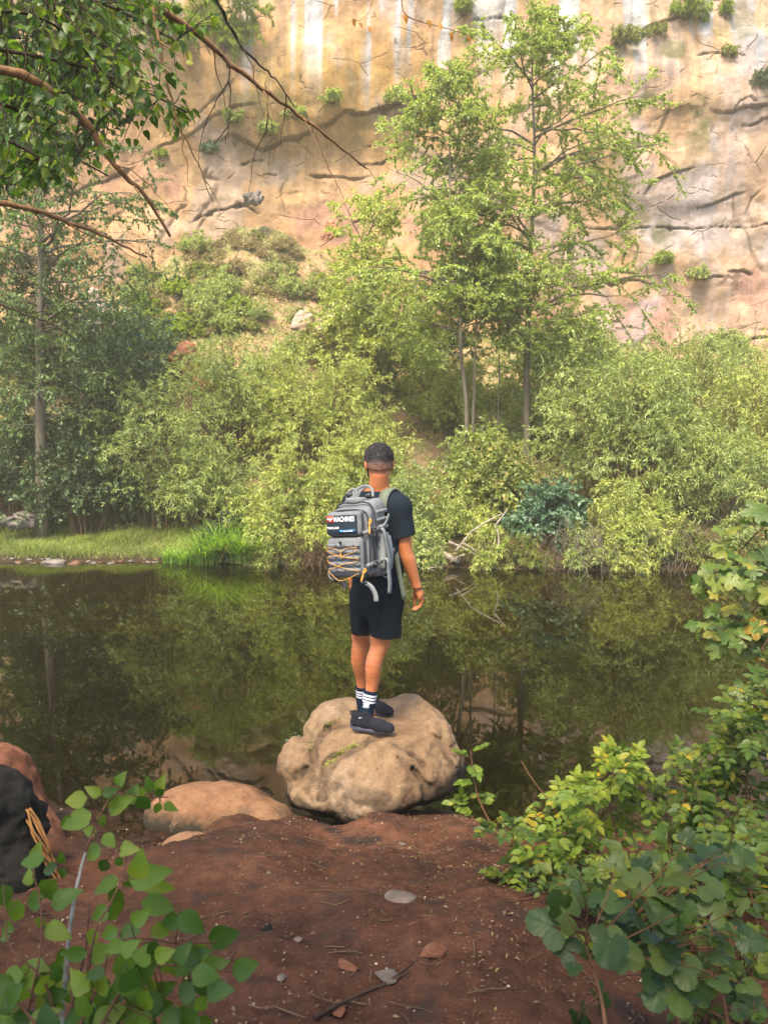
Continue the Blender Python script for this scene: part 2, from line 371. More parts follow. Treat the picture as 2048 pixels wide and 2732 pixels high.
LEDGES = [  # (points px, ledge depth m, height of the bulge px, crack width px)
 ([(380, 406), (457, 383), (515, 362), (580, 321), (640, 300), (700, 285)], .25, 50, 4),
 ([(540, 405), (617, 366), (698, 398), (772, 372), (833, 352), (880, 330), (926, 303), (1024, 284), (1147, 236), (1234, 208), (1308, 180)], .7, 70, 5),
 ([(640, 437), (665, 428), (700, 424)], .12, 20, 5), ([(815, 458), (860, 455), (930, 463), (985, 456)], .2, 30, 5),
 ([(955, 428), (990, 424), (1060, 408)], .15, 25, 5), ([(690, 465), (735, 455)], .1, 20, 4),
 ([(1882, 304), (1905, 312), (1938, 310), (1975, 300), (2048, 287), (2200, 250)], .3, 50, 4),
 ([(1938, 309), (1952, 290), (1975, 277), (2000, 288)], .1, 20, 3),
 ([(1975, 343), (2010, 335), (2048, 312), (2120, 300)], .2, 30, 5),
 ([(1710, 524), (1728, 488), (1785, 470), (1845, 454)], .3, 50, 5), ([(1858, 554), (1900, 538), (1950, 519), (1985, 515)], .3, 60, 6),
 ([(1641, 120), (1690, 90), (1777, 56), (1860, 30)], .35, 50, 4),
 ([(1604, 748), (1640, 755), (1679, 742), (1730, 752), (1765, 750)], .15, 25, 5), ([(1655, 726), (1700, 728)], .1, 15, 4),
 ([(1870, 736), (1913, 731), (1945, 740)], .2, 30, 6), ([(1945, 718), (1990, 720), (2015, 728)], .25, 30, 7),
 ([(1945, 904), (1985, 900), (2060, 900), (2150, 905)], .25, 40, 5), ([(1620, 856), (1660, 851)], .1, 15, 4),
 ([(1500, 612), (1530, 610), (1640, 612), (1760, 602), (1880, 606), (2048, 598), (2200, 590)], .06, 14, 2),
 ([(1450, 655), (1520, 650), (1590, 645)], .08, 16, 4), ([(690, 560), (640, 545), (560, 560), (500, 590)], .12, 40, 4),
 ([(1240, 60), (1330, 40), (1400, 55)], .12, 30, 3), ([(150, 560), (230, 520), (300, 470), (360, 440)], .25, 50, 5),
 ([(120, 760), (180, 700), (260, 660)], .2, 40, 5), ([(940, 590), (975, 575)], .15, 20, 6), ([(1850, 150), (1900, 140), (1990, 160)], .06, 20, 3)]
CRACKS = [([(640, 220), (610, 262), (560, 300), (470, 352)], 3), ([(585, 486), (582, 520), (545, 556), (516, 590)], 6), ([(560, 440), (545, 470), (590, 480)], 4),
 ([(1641, 117), (1636, 185), (1612, 270), (1592, 346), (1575, 370), (1555, 398)], 9), ([(1790, 265), (1786, 300), (1760, 360), (1716, 438)], 5),
 ([(1700, 360), (1710, 400), (1690, 430)], 3), ([(1951, 519), (1958, 560), (1963, 595)], 4), ([(1988, 578), (2010, 530), (2035, 500)], 3),
 ([(1650, 310), (1700, 300), (1770, 270)], 2.5), ([(1740, 400), (1790, 450), (1810, 470)], 2.5), ([(760, 560), (745, 500), (760, 470)], 2.5),
 ([(430, 640), (470, 560), (500, 540)], 5), ([(280, 640), (300, 590), (330, 570)], 5), ([(520, 640), (530, 600), (560, 560)], 4), ([(2048, 730), (2010, 680), (1980, 600)], 2.5)]
def seg_field(pts, U_, V_):
    """distance, signed vertical side (+ above), param"""
    pts = np.array(pts, float); best = np.full(U_.shape, 1e9); par = np.zeros(U_.shape); L = np.concatenate([[0], np.cumsum(np.hypot(*np.diff(pts, axis=0).T))])
    for i in range(len(pts)-1):
        a, b = pts[i], pts[i+1]; d = b-a; t = np.clip(((U_-a[0])*d[0]+(V_-a[1])*d[1])/(d@d), 0, 1)
        dd = np.hypot(U_-a[0]-t*d[0], V_-a[1]-t*d[1]); m_ = dd < best; best = np.where(m_, dd, best); par = np.where(m_, (L[i]+t*(L[i+1]-L[i]))/L[-1], par)
    o = np.argsort(pts[:, 0]); yv = np.interp(U_, pts[o, 0], pts[o, 1]); return best, yv-V_, par
dark = np.zeros_like(U); vj = fbm(p*2.1, 3, 401)
for pts, A, H, wd in LEDGES:
    d, sgn, t = seg_field(pts, Uw, Vw); end = np.minimum(1, np.minimum(t, 1-t)*5+.15)*np.exp(-np.maximum(0, d-H*2)/H)
    inside = (Uw > min(q[0] for q in pts)-3) & (Uw < max(q[0] for q in pts)+3)
    up = np.where(sgn > 0, np.exp(-(d/H)**1.3), 0)*inside
    dn = d*(1+.8*vj); disp -= .22*A*up*end; disp += .14*np.exp(-(dn/(wd*.55))**2)*(sgn <= 1)*end*inside
    dark = np.maximum(dark, np.exp(-(dn/(wd*.6))**2)*end)
for pts, wd in CRACKS:
    d, sgn, t = seg_field(pts, Uw, Vw); d = d*(1+.6*vj); end = np.minimum(1, np.minimum(t, 1-t)*6+.2)
    disp += .08*np.exp(-(d/(wd*.8))**2)*end; disp -= .05*np.exp(-(d/40))*(Uw > 0)*(np.sin(t*9)+.4)*end*.6; dark = np.maximum(dark, .8*np.exp(-(d/wd)**2)*end)
# bulging brow above the arched ledge, leaning left buttress
br = np.exp(-(((Uw-760)/420)**2+((Vw-230)/120)**2)); disp -= .5*br
disp += .35*np.exp(-(((Uw-750)/350)**2+((Vw-480)/130)**2))
disp -= 1.6*sm(-Xc, 8.0, 13.0)
Yc = CY+disp+.03*(Zc-10)
# macro colours of the rock itself (mineral bands and stains), plus painted ledge shadow, in cliff coordinates
def stain(u, v, su, sv, k=1): return np.clip(k*np.exp(-(((Uw-u)/su)**2+((Vw-v)/sv)**2)), 0, 1)[..., None]
def lerp(a, b, t): return a*(1-t)+b*t
colr = np.ones(U.shape+(3,))*np.array([.60, .37, .20])
mott = fbm(p*.55, 4, 14)[..., None]
colr = lerp(colr, np.array([.58, .39, .28]), sm(Uw, 1350, 1800)[..., None]*.8)                    # pinkish grey right wall
colr = lerp(colr, np.array([.50, .30, .09]), np.clip(stain(860, 300, 330, 130)+stain(950, 180, 260, 110)*.7, 0, 1)*.85)  # ochre brow
colr = lerp(colr, np.array([.52, .33, .17]), stain(720, 480, 420, 90)*.7)
colr = lerp(colr, np.array([.55, .37, .22]), stain(1900, 640, 260, 80)*.7)
colr = lerp(colr, np.array([.45, .23, .19]), np.clip(sm(mott[..., 0], .15, .6)[..., None], 0, 1)*sm(Vw, 250, 600)[..., None]*.6)
colr = lerp(colr, np.array([.44, .43, .46]), np.clip(sm(-mott[..., 0], .25, .7)[..., None], 0, 1)*.3)
st1 = fbm(np.stack([Xc*1.5, 0*Xc, Zc*.10], -1), 4, 21); st2 = fbm(np.stack([Xc*4.5, 0*Xc, Zc*.22], -1), 3, 23); st3 = fbm(np.stack([Xc*.8, 0*Xc, Zc*.06], -1), 3, 29)
topm = np.clip(sm(Vw+170*st1, 380, 60)+.0, 0, 1)
grey = np.clip(sm(st1+.5*st2, .0, .5)*topm*(1+.0*Uw), 0, 1)
colr = lerp(colr, np.array([.40, .46, .52]), (grey*.85)[..., None])
bl = np.clip(sm(fbm(p*np.array([.5, 1, .35])+9, 4, 444), .1, .55), 0, 1)*sm(Uw, 1250, 1600); colr = lerp(colr, np.array([.44, .46, .54]), (bl*.35)[..., None]); och = np.clip(sm(fbm(p*np.array([.6, 1, .5])+4, 4, 447), .15, .6), 0, 1); colr = lerp(colr, np.array([.56, .34, .14]), (och*.55)[..., None])
white = np.clip(sm(st2+.6*st1, .15, .6)*np.maximum(stain(1400, 60, 330, 150)[..., 0], .8*stain(880, 80, 60, 170)[..., 0]+.7*stain(690, 80, 60, 200)[..., 0]), 0, 1)
colr = lerp(colr, np.array([.74, .74, .72]), (white*.75)[..., None])
ststr = np.clip(sm(st3*.6+st1*.6, .1, .7), 0, 1)[..., None]*sm(Uw, 1500, 1700)[..., None]
colr = lerp(colr, np.array([.43, .45, .50]), ststr*.4)
blk = np.clip(sm(-st1-.5*st2, .35, .9), 0, 1)*sm(Vw, 600, 100); colr = lerp(colr, np.array([.16, .14, .12]), (blk*.45)[..., None])
gm = np.clip(sm(fbm(p*1.3, 4, 41), .25, .8), 0, 1)*np.clip(stain(1880, 200, 220, 160)[..., 0]+stain(1800, 290, 130, 90)[..., 0]+stain(700, 330, 300, 80)[..., 0]*.9+stain(1720, 620, 80, 60)[..., 0]+.15, 0, 1)
colr = lerp(colr, np.array([.16, .17, .06]), (gm*.75)[..., None])
colr = lerp(colr, np.array([.07, .045, .03]), (dark*.5)[..., None])  # shadow under the ledges and dark of the cracks put into the colour
colr *= .60*(1+.16*fbm(p*3.1, 4, 55))[..., None]
def mat_cliff():
    m, nt, out = mat_new("cliff_rock"); co = objco(nt); a = N(nt, "ShaderNodeVertexColor", layer_name="tone")
    n1 = noise(nt, 6, 8, .7, co); n2 = noise(nt, 1.6, 6, .7, objco(nt, (3.5, 1, .35))); n3 = noise(nt, 22, 4, .7, co)
    c = mixc(nt, a.outputs[0], ramp(nt, [(.3, (.72, .70, .68)), (.7, (1.22, 1.2, 1.18))], n1.outputs[0]).outputs[0], .8, 'MULTIPLY')
    c = mixc(nt, c, ramp(nt, [(.35, (.80, .78, .78)), (.65, (1.12, 1.12, 1.14))], n2.outputs[0]).outputs[0], .7, 'MULTIPLY')
    c = mixc(nt, c, (.16, .10, .07), ramp(nt, [(.70, (0, 0, 0)), (.82, (.7, .7, .7))], n3.outputs[0]).outputs[0])
    # angular fractures
    wv = N(nt, "ShaderNodeVectorMath", operation='ADD'); nt.links.new(objco(nt, (1, 1, 1.5)), wv.inputs[0]); wn = noise(nt, 1.2, 3, .5, co); wsc = N(nt, "ShaderNodeVectorMath", operation='SCALE'); wsc.inputs[3].default_value = .55; nt.links.new(wn.outputs[1], wsc.inputs[0]); nt.links.new(wsc.outputs[0], wv.inputs[1])
    fr = None
    for sc_, w_, th_ in ((.55, .012, .50), (1.5, .020, .60)):
        v = N(nt, "ShaderNodeTexVoronoi", feature='DISTANCE_TO_EDGE'); v.inputs["Scale"].default_value = sc_; nt.links.new(wv.outputs[0], v.inputs["Vector"])
        l = ramp(nt, [(w_*.3, (1, 1, 1)), (w_*1.6, (0, 0, 0))], v.outputs[0]).outputs[0]; mk = ramp(nt, [(th_, (0, 0, 0)), (th_+.07, (1, 1, 1))], noise(nt, .8+sc_, 3, .6, co).outputs[0]).outputs[0]
        l = mixc(nt, (0, 0, 0), l, mk); fr = l if fr is None else mixc(nt, fr, l, 1.0, 'LIGHTEN')
    c = mixc(nt, c, (.06, .04, .03), mixc(nt, (0, 0, 0), fr, .6)); n4 = noise(nt, 40, 3, .7, co)
    hh = mixc(nt, mixc(nt, n1.outputs[0], n4.outputs[0], .25), (0, 0, 0), fr); princ(nt, out, c, .9, .12, bump(nt, hh, .75, .07)); return m
cliff = make_mesh("cliff", np.stack([Xc, Yc, Zc], -1), grid_faces(*Xc.shape), mat_cliff(), col=np.concatenate([np.clip(colr, 0, 1), np.ones(U.shape+(1,))], -1))
tag(cliff, kind="structure")
def cliff_y(x, z):
    i = int(np.clip(np.searchsorted(cz, z), 1, len(cz)-1)); j = int(np.clip(np.searchsorted(cx, x), 1, len(cx)-1)); return Yc[i, j]
def on_cliff(px, py):
    Y = CY
    for _ in range(4): q = at(px, py, Y); Y = cliff_y(q[0], q[2])
    return at(px, py, Y)

# ---- water
def mat_water():
    m, nt, out = mat_new("still_water"); co = objco(nt)
    w1 = noise(nt, 1.6, 3, .5, objco(nt, (1, .45, 1))); w2 = noise(nt, 9, 2, .5, objco(nt, (.6, 1, 1)))
    h = mixc(nt, w1.outputs[0], w2.outputs[0], .12); nb = bump(nt, h, .06, .010)
    fr = N(nt, "ShaderNodeFresnel"); fr.inputs["IOR"].default_value = 1.48; nt.links.new(nb, fr.inputs["Normal"])
    gl = N(nt, "ShaderNodeBsdfGlossy"); gl.inputs["Roughness"].default_value = .015; gl.inputs["Color"].default_value = (1, 1, 1, 1); nt.links.new(nb, gl.inputs["Normal"])
    tr = N(nt, "ShaderNodeBsdfTransparent"); tr.inputs[0].default_value = (.46, .43, .22, 1)
    mx = N(nt, "ShaderNodeMixShader"); nt.links.new(fr.outputs[0], mx.inputs[0]); nt.links.new(tr.outputs[0], mx.inputs[1]); nt.links.new(gl.outputs[0], mx.inputs[2])
    nt.links.new(mx.outputs[0], out.inputs[0]); return m
V = np.array([[-18, 3.6, 0], [18, 3.6, 0], [18, 16.2, 0], [-18, 16.2, 0]]); water = make_mesh("water", V, [np.array([[0, 1, 2, 3]])], mat_water(), smooth=False)
tag(water, kind="structure")
# ================================================================== FAR BANK VEGETATION
G = lambda *v: tuple(v)
L_willow = mat_leaf("willow_leaf", [(0, (0.158, 0.194, 0.056)), (.35, (0.284, 0.341, 0.106)), (.7, (0.410, 0.462, 0.168)), (.90, (0.504, 0.557, 0.291)), (1, (0.546, 0.493, 0.112))], .38, .45)
L_willow_y = mat_leaf("yellow_willow_leaf", [(0, (0.224, 0.252, 0.057)), (.4, (0.377, 0.420, 0.115)), (.8, (0.510, 0.546, 0.196)), (1, (0.632, 0.598, 0.161))], .38, .45)
L_tree = mat_leaf("tree_leaf", [(0, (0.168, 0.216, 0.052)), (.4, (0.302, 0.356, 0.092)), (.8, (0.426, 0.464, 0.149)), (.95, (0.515, 0.583, 0.368)), (1, (0.582, 0.497, 0.092))], .45, .4)
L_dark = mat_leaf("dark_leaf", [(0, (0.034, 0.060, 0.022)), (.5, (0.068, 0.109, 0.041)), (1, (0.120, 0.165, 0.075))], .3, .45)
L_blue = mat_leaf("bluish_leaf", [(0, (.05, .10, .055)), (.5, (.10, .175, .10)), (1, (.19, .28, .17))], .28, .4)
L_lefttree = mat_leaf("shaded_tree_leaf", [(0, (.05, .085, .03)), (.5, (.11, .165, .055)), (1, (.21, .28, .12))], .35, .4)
L_shrub = mat_leaf("shrub_leaf", [(0, (.10, .13, .03)), (.5, (.22, .26, .06)), (.85, (.32, .33, .09)), (1, (.30, .20, .08))], .35, .5)
L_dry = mat_leaf("dry_leaf", [(0, (.20, .15, .08)), (.5, (.38, .28, .17)), (.8, (.33, .31, .13)), (1, (.34, .16, .09))], .3, .6)
L_fern = mat_leaf("fern_leaf", [(0, (.14, .20, .02)), (.5, (.24, .31, .035)), (1, (.36, .40, .06))], .45, .5)
L_grass = mat_leaf("grass_blade", [(0, (.09, .15, .025)), (.45, (.20, .27, .05)), (.75, (.30, .33, .08)), (1, (.42, .36, .16))], .4, .5)
L_sedge = mat_leaf("sedge_blade", [(0, (.13, .24, .03)), (.5, (.26, .42, .06)), (1, (.46, .56, .12))], .45, .4)
B_grey = mat_bark("grey_bark", (.055, .045, .032), (.17, .14, .10), 9, .3)
B_brown = mat_bark("brown_bark", (.05, .030, .016), (.14, .085, .045), 14, .3)
B_pale = mat_bark("bleached_wood", (.16, .13, .095), (.36, .31, .24), 14, .3)
FAR = leaf_far()
def make_leaves(P, n, rng, tpl, L, W, t0=.25, spread=.9, updir=0., nup=.8, mb=None, lj=.35, droop=.15, tpow=.8):
    """n leaves on paths P (N,K,3)"""
    mb = mb or MB(); ln = np.linalg.norm(np.diff(P, axis=1), axis=2).sum(1); idx = rng.choice(len(P), n, p=ln/ln.sum())
    t = t0+(1-t0)*rng.random(n)**tpow; pos, tg = along(P, idx, t)
    d = norm(tg*.75+rdir(n, rng)*spread+UP*(updir-droop)); nn = norm(UP*nup+rdir(n, rng)*.75)
    ll = L*(1+lj*rng.uniform(-1, 1, n)); place_leaves(mb, pos, d, nn, ll, ll*W/L, tpl); return mb
def side_shoots(P, m, rng, length, K=5, t0=.25, out=.9, up=.25, droop=.15, flat=1.0, wob=.06, taper=.6, prof=None):
    N_ = len(P); idx = np.repeat(np.arange(N_), m); t = t0+(1-t0)*(np.tile((np.arange(m)+.5)/m, N_)+rng.uniform(-.5, .5, N_*m)/m).clip(0, 1)
    pos, tg = along(P, idx, t); r = rng.normal(0, 1, (len(idx), 3))*np.array([1, 1, flat]); r -= (r*tg).sum(1)[:, None]*tg
    d = norm(tg*.55+norm(r)*out+UP*up); ll = np.broadcast_to(length, (N_,))[idx]*(1-taper*t)*rng.uniform(.6, 1.25, len(idx))
    return arcs(pos, d, ll, K, rng, droop, wob)
def willow(name, label, center, R, H, seed, nstem=26, nleaf=13000, mat=L_willow, leafL=.088, leafW=.0165, group=None, cat="bush", arch=.42, lean=(0, 0), shoots=9, up=.2, bark=B_brown, kids=("stems", "foliage"), spread=.8, low=.0, drape=0):
    """many-stemmed bush: base at center, radius R, height H"""
    rng = np.random.default_rng(seed); c = np.asarray(center, float); root = thing(name, label, cat, tuple(c), group)
    a = rng.uniform(0, 2*math.pi, nstem); q = np.sqrt(rng.random(nstem)); base = np.stack([np.cos(a)*q*R*.28, np.sin(a)*q*R*.28, -.05+0*a], -1)
    tip = np.stack([np.cos(a)*q*R, np.sin(a)*q*R*.8, H*(np.sqrt(1.05-q*q)*.8+.2-low*q)*rng.uniform(.7, 1.08, nstem)], -1); tip[:, :2] += np.array(lean)
    K = 8; t = np.linspace(0, 1, K)[None, :, None]
    mid = base*.5+tip*.5; mid[:, 2] = tip[:, 2]*(.5+arch*.6); mid[:, :2] = base[:, :2]*.72+tip[:, :2]*.28
    P = (1-t)**2*base[:, None]+2*t*(1-t)*mid[:, None]+t*t*tip[:, None]; P += np.cumsum(rng.normal(0, .012*H, P.shape), 1)*(t > 0)
    S1 = side_shoots(P, shoots, rng, max(R, H)*.42, 6, .22, .9, up, .30+drape, .8, .07, .5); S2 = side_shoots(S1, 4, rng, max(R, H)*.17, 4, .2, .8, .1, .25, 1, .08, .4)
    wood = MB(); V, F = tubes(P, np.linspace(.016, .004, K)[None]*rng.uniform(.7, 1.3, (nstem, 1))*(H/2)**.5, 5); wood.add(V, F)
    V, F = tubes(S1, np.linspace(.005, .0018, 6)[None]*np.ones((len(S1), 1)), 3); wood.add(V, F)
    wood.build(kids[0], bark, root)
    nleaf = int(nleaf*1.35)
    mb = make_leaves(S1, int(nleaf*.35), rng, FAR, leafL, leafW, .15, spread, .0); make_leaves(S2, int(nleaf*.65), rng, FAR, leafL, leafW, .0, spread, .0, mb=mb)
    mb.build(kids[1], mat, root, smooth=False); return root
def hz(x, y): return float(hill_z(np.array([float(x)]), np.array([float(y)]))[0])
def px_x(px, Y): return (px-1024)/FPX*Y*1.0
def z_of(py, Y): return float(at(1024, py, Y)[2])
def bush_at(px, Y, pw, ptop, name, label, **kw):
    """bush centred on px at depth Y, pw source pixels wide, top at row ptop"""
    x = px_x(px, Y); z = max(hz(x, Y), 0.02); H = z_of(ptop, Y)-z; R = pw/2/FPX*Y
    return willow(name, label, (x, Y, z-.03), R, H, **kw)
bush_at(430, 17.2, 380, 1010, "willow_bush", "olive green willow bush between the dark thicket and the grassy bank", seed=1, nleaf=15000, mat=L_willow)
bush_at(640, 18.8, 430, 860, "willow_bush", "tall feathery grey green willow below the red scar of the slope", seed=2, nleaf=18000, nstem=34)
bush_at(560, 16.9, 300, 1180, "willow_bush", "low silvery willow bush drooping over the dark bank left of the sedge", seed=3, nleaf=10000, arch=.3)
bush_at(860, 18.2, 360, 900, "willow_bush", "tall yellow green willow rising directly behind the hiker's head", seed=4, nleaf=17000, nstem=32, mat=L_willow_y)
bush_at(790, 15.5, 340, 1180, "willow_bush", "low pale yellow willow spilling over the water behind the backpack", seed=5, nleaf=15000, mat=L_willow_y, low=.35, arch=.3)
bush_at(985, 16.6, 260, 1120, "willow_bush", "bright yellow green willow just right of the hiker's neck", seed=6, nleaf=11000, mat=L_willow_y)
bush_at(1085, 15.3, 210, 1245, "willow_bush", "small willow clump behind the hiker's right arm above the fallen log", seed=7, nleaf=7500, mat=L_willow, low=.3)
bush_at(1240, 15.4, 230, 1300, "willow_bush", "low light green shrub above the bleached dead branches", seed=8, nleaf=8500, mat=L_willow_y, low=.3)
bush_at(1260, 17.0, 260, 1130, "leafy_shrub", "fresh green leafy shrub at the foot of the two slim trunks", seed=9, nleaf=9000, mat=L_tree, leafL=.075, leafW=.04, cat="shrub")
bush_at(1180, 19.6, 300, 960, "willow_bush", "loose yellowish willow behind the two slim trunks", seed=10, nleaf=10000, mat=L_willow_y)
bush_at(1470, 15.2, 230, 1265, "broadleaf_shrub", "bluish green broad leaved shrub hanging low over the far waterline", seed=11, nleaf=6500, mat=L_blue, leafL=.095, leafW=.060, low=.2, cat="shrub")
bush_at(1330, 16.0, 200, 1180, "broadleaf_shrub", "upright mid green broad leaved shrub left of the bluish one", seed=111, nleaf=5500, mat=L_shrub, leafL=.085, leafW=.05, cat="shrub")
bush_at(1500, 18.6, 330, 960, "leafy_shrub", "green shrub below the tallest tree on the far bank", seed=12, nleaf=12000, mat=L_tree, leafL=.08, leafW=.035, cat="shrub")
bush_at(1640, 16.4, 400, 900, "willow_bush", "large bright willow dominating the right part of the far bank", seed=13, nleaf=21000, nstem=36, mat=L_willow, leafL=.10, leafW=.018)
bush_at(1690, 15.1, 330, 1240, "willow_bush", "low willow with dry tips arching out above the tangled roots", seed=14, nleaf=12000, mat=L_willow_y, low=.35, arch=.3)
bush_at(1810, 18.2, 330, 850, "willow_bush", "hazy grey green willow behind the large bright willow", seed=15, nleaf=13000, nstem=30)
bush_at(1900, 15.9, 300, 1090, "willow_bush", "mid green willow at the right edge just above the vine leaves", seed=16, nleaf=12000, mat=L_willow, leafL=.10)
bush_at(2050, 17.0, 300, 900, "willow_bush", "tall yellow tipped willow cut off by the right edge of the view", seed=17, nleaf=13000, mat=L_willow_y)
bush_at(1480, 21.5, 360, 840, "leafy_shrub", "rounded shrub against the foot of the cliff behind the tallest tree", seed=18, nleaf=10000, mat=L_tree, leafL=.09, leafW=.045, cat="shrub")
bush_at(990, 21.5, 330, 760, "leafy_shrub", "pale shrub on the slope right of the pale rock outcrop", seed=19, nleaf=10000, mat=L_shrub, leafL=.09, leafW=.04, cat="shrub")
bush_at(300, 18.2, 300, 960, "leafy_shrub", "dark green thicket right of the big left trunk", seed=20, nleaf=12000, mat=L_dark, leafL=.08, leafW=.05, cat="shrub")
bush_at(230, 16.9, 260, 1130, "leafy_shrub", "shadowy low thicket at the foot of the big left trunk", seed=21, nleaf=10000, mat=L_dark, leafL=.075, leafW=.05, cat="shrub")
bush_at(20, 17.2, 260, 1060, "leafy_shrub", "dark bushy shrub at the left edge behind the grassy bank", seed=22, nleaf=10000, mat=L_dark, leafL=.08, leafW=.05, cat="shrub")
bush_at(330, 20.2, 260, 760, "leafy_shrub", "bluish green shrub on the slope beside the left tree's crown", seed=23, nleaf=8000, mat=L_blue, leafL=.09, leafW=.05, cat="shrub")
bush_at(130, 20.8, 300, 820, "leafy_shrub", "mid green shrub behind the big left trunk", seed=24, nleaf=9000, mat=L_shrub, leafL=.09, leafW=.05, cat="shrub")

for i_, (px_, Y_, pw_, pt_, mt_, lb_) in enumerate([(735, 14.95, 150, 1385, L_willow_y, "low fringe of pale willow trailing on the water left of the hiker"), (1120, 14.75, 150, 1395, L_willow, "small grey green sprays above the fallen log"), (1300, 14.6, 170, 1400, L_willow_y, "low sprays of pale leaves dipping to the water right of the dead branches"),
     (1400, 14.5, 150, 1410, L_shrub, "low shrub fringe between the dead branches and the tangled roots"), (1560, 14.5, 190, 1385, L_willow, "drooping willow sprays touching the water left of the tangled roots"), (1700, 14.45, 200, 1375, L_willow_y, "pale drooping willow sprays right over the tangled roots"),
     (1840, 14.4, 190, 1370, L_shrub, "low green fringe right of the tangled roots"), (1980, 14.4, 220, 1340, L_willow, "low willow fringe at the right edge behind the vine leaves"), (600, 15.4, 160, 1330, L_dark, "dark low shrub between the grassy bank and the pale willow")]):
    bush_at(px_, Y_, pw_, pt_, "willow_bush" if mt_ is not L_shrub else "low_shrub", lb_, seed=300+i_, nleaf=6000, mat=mt_, low=.5, arch=.25, nstem=20, drape=.45)
# ---- trees with layered sprays
def tree(name, label, pts, Y, r0, limbs, seed, mat, leafL=.058, leafW=.034, density=520, yaw_flat=.55, extra=None, bark=B_grey, group=None):
    """pts: trunk in source pixels bottom to top; limbs: (row range, reach in px) table -> horizontal layered limbs"""
    rng = np.random.default_rng(seed); P0 = at([q[0] for q in pts], [q[1] for q in pts], Y); z0 = max(hz(P0[0, 0], Y), 0); P0[0, 2] = min(P0[0, 2], z0)
    if P0[0, 2] > z0: P0 = np.vstack([[P0[0, 0], Y, z0], P0])
    P0[:, 1] += np.linspace(0, .3, len(P0)); root = thing(name, label, "tree", tuple(P0[0]), group); P0 = P0-P0[0]
    T = resample(P0, 24); T[1:-1] += np.cumsum(rng.normal(0, .008, (22, 3)), 0)*[1, 1, 0]
    MB().tube(T, np.linspace(1, .10, 24)**.9*r0, 9, 24).build("trunk", bark, root)
    rows, reachL, reachR = (np.array(v, float) for v in zip(*limbs)); m = FPX/Y
    zt, zb = z_of(rows[0], Y)-z0, z_of(rows[-1], Y)-z0; n = max(22, int((zt-zb)*10))
    zz = np.sort(rng.uniform(zb, zt, n)); zr = np.array([z_of(r, Y)-z0 for r in rows])[::-1]
    az = rng.uniform(0, 2*math.pi, n); cs = np.cos(az)
    RL, RR = np.interp(zz, zr, reachL[::-1])/m, np.interp(zz, zr, reachR[::-1])/m
    reach = np.where(cs < 0, RL, RR)*np.abs(cs)+.5*(RL+RR)*.62*np.abs(np.sin(az)); reach *= rng.uniform(.75, 1.35, n)
    st = np.stack([np.interp(zz, T[:, 2], T[:, i]) for i in range(3)], -1); st[:, 2] = zz-np.minimum(.30*reach, zz*.5)
    st[:, :2] = np.stack([np.interp(st[:, 2], T[:, 2], T[:, i]) for i in range(2)], -1)
    el = rng.uniform(.25, .6, n)+.5*sm(zz, zt-1.2, zt); d = np.stack([cs*np.cos(el), np.sin(az)*np.cos(el), np.sin(el)], -1)
    Lm = arcs(st, d, reach*1.08+.15, 8, rng, .22, .05)
    S1 = side_shoots(Lm, 8, rng, reach*.62+.15, 6, .15, .95, .08, .16, .5, .05, .55)
    S2 = side_shoots(S1, 5, rng, .28+0*np.arange(len(S1)), 4, .2, .8, .02, .15, .3, .05, .3)
    wd = MB(); V, F = tubes(Lm, np.linspace(1, .15, 8)[None]*(reach*.011+.006)[:, None], 5); wd.add(V, F)
    V, F = tubes(S1, np.linspace(.007, .002, 6)[None]*np.ones((len(S1), 1)), 3); wd.add(V, F); wd.build("branches", bark, root)
    nl = int(density*1.75*(reach.sum()+1)); mb = make_leaves(S1, int(nl*.45), rng, FAR, leafL, leafW, .1, .85, 0, 1.5, droop=.3); make_leaves(S2, int(nl*.55), rng, FAR, leafL, leafW, .0, .9, 0, 1.5, mb=mb, droop=.3)
    mb.build("crown", mat, root, smooth=False); return root
tree("broadleaf_tree", "tallest light green tree standing before the cliff", [(1405, 1140), (1410, 980), (1418, 760), (1428, 600), (1436, 400), (1432, 200), (1430, 60)], 17.6, .09,
     [(55, 20, 30), (120, 130, 110), (230, 190, 200), (330, 150, 200), (450, 200, 230), (560, 190, 200), (700, 170, 260), (800, 150, 200), (900, 90, 120)], 31, L_tree, density=560)
tree("broadleaf_tree", "slender tree whose pale crown spreads left of the tallest tree", [(1243, 1240), (1240, 1080), (1230, 980), (1222, 800), (1202, 600), (1196, 420), (1200, 160)], 16.7, .055,
     [(150, 20, 30), (260, 90, 80), (380, 130, 90), (520, 180, 100), (640, 220, 120), (760, 260, 130), (860, 190, 110), (930, 90, 60)], 32, L_tree, density=520)
tree("broadleaf_tree", "slim straight tree between the pale crown and the tallest tree", [(1256, 1215), (1261, 1000), (1264, 820), (1254, 640), (1250, 480)], 16.9, .045,
     [(440, 60, 90), (520, 110, 120), (600, 80, 100), (700, 70, 90), (800, 60, 60)], 33, L_tree, density=560)
tree("young_tree", "thin grey sapling trunk between the slim tree and the tallest tree", [(1328, 1100), (1333, 960), (1345, 820), (1350, 700)], 17.4, .026,
     [(660, 60, 60), (760, 90, 90), (860, 60, 70)], 34, L_tree, density=420)
tree("broadleaf_tree", "light green bushy tree crown left of the slender trunks", [(1010, 1180), (1020, 1000), (1010, 850), (985, 700), (975, 560)], 19.0, .045,
     [(560, 60, 80), (640, 120, 150), (740, 130, 170), (840, 130, 150), (950, 100, 120)], 35, L_willow_y, leafL=.08, leafW=.035, density=420)
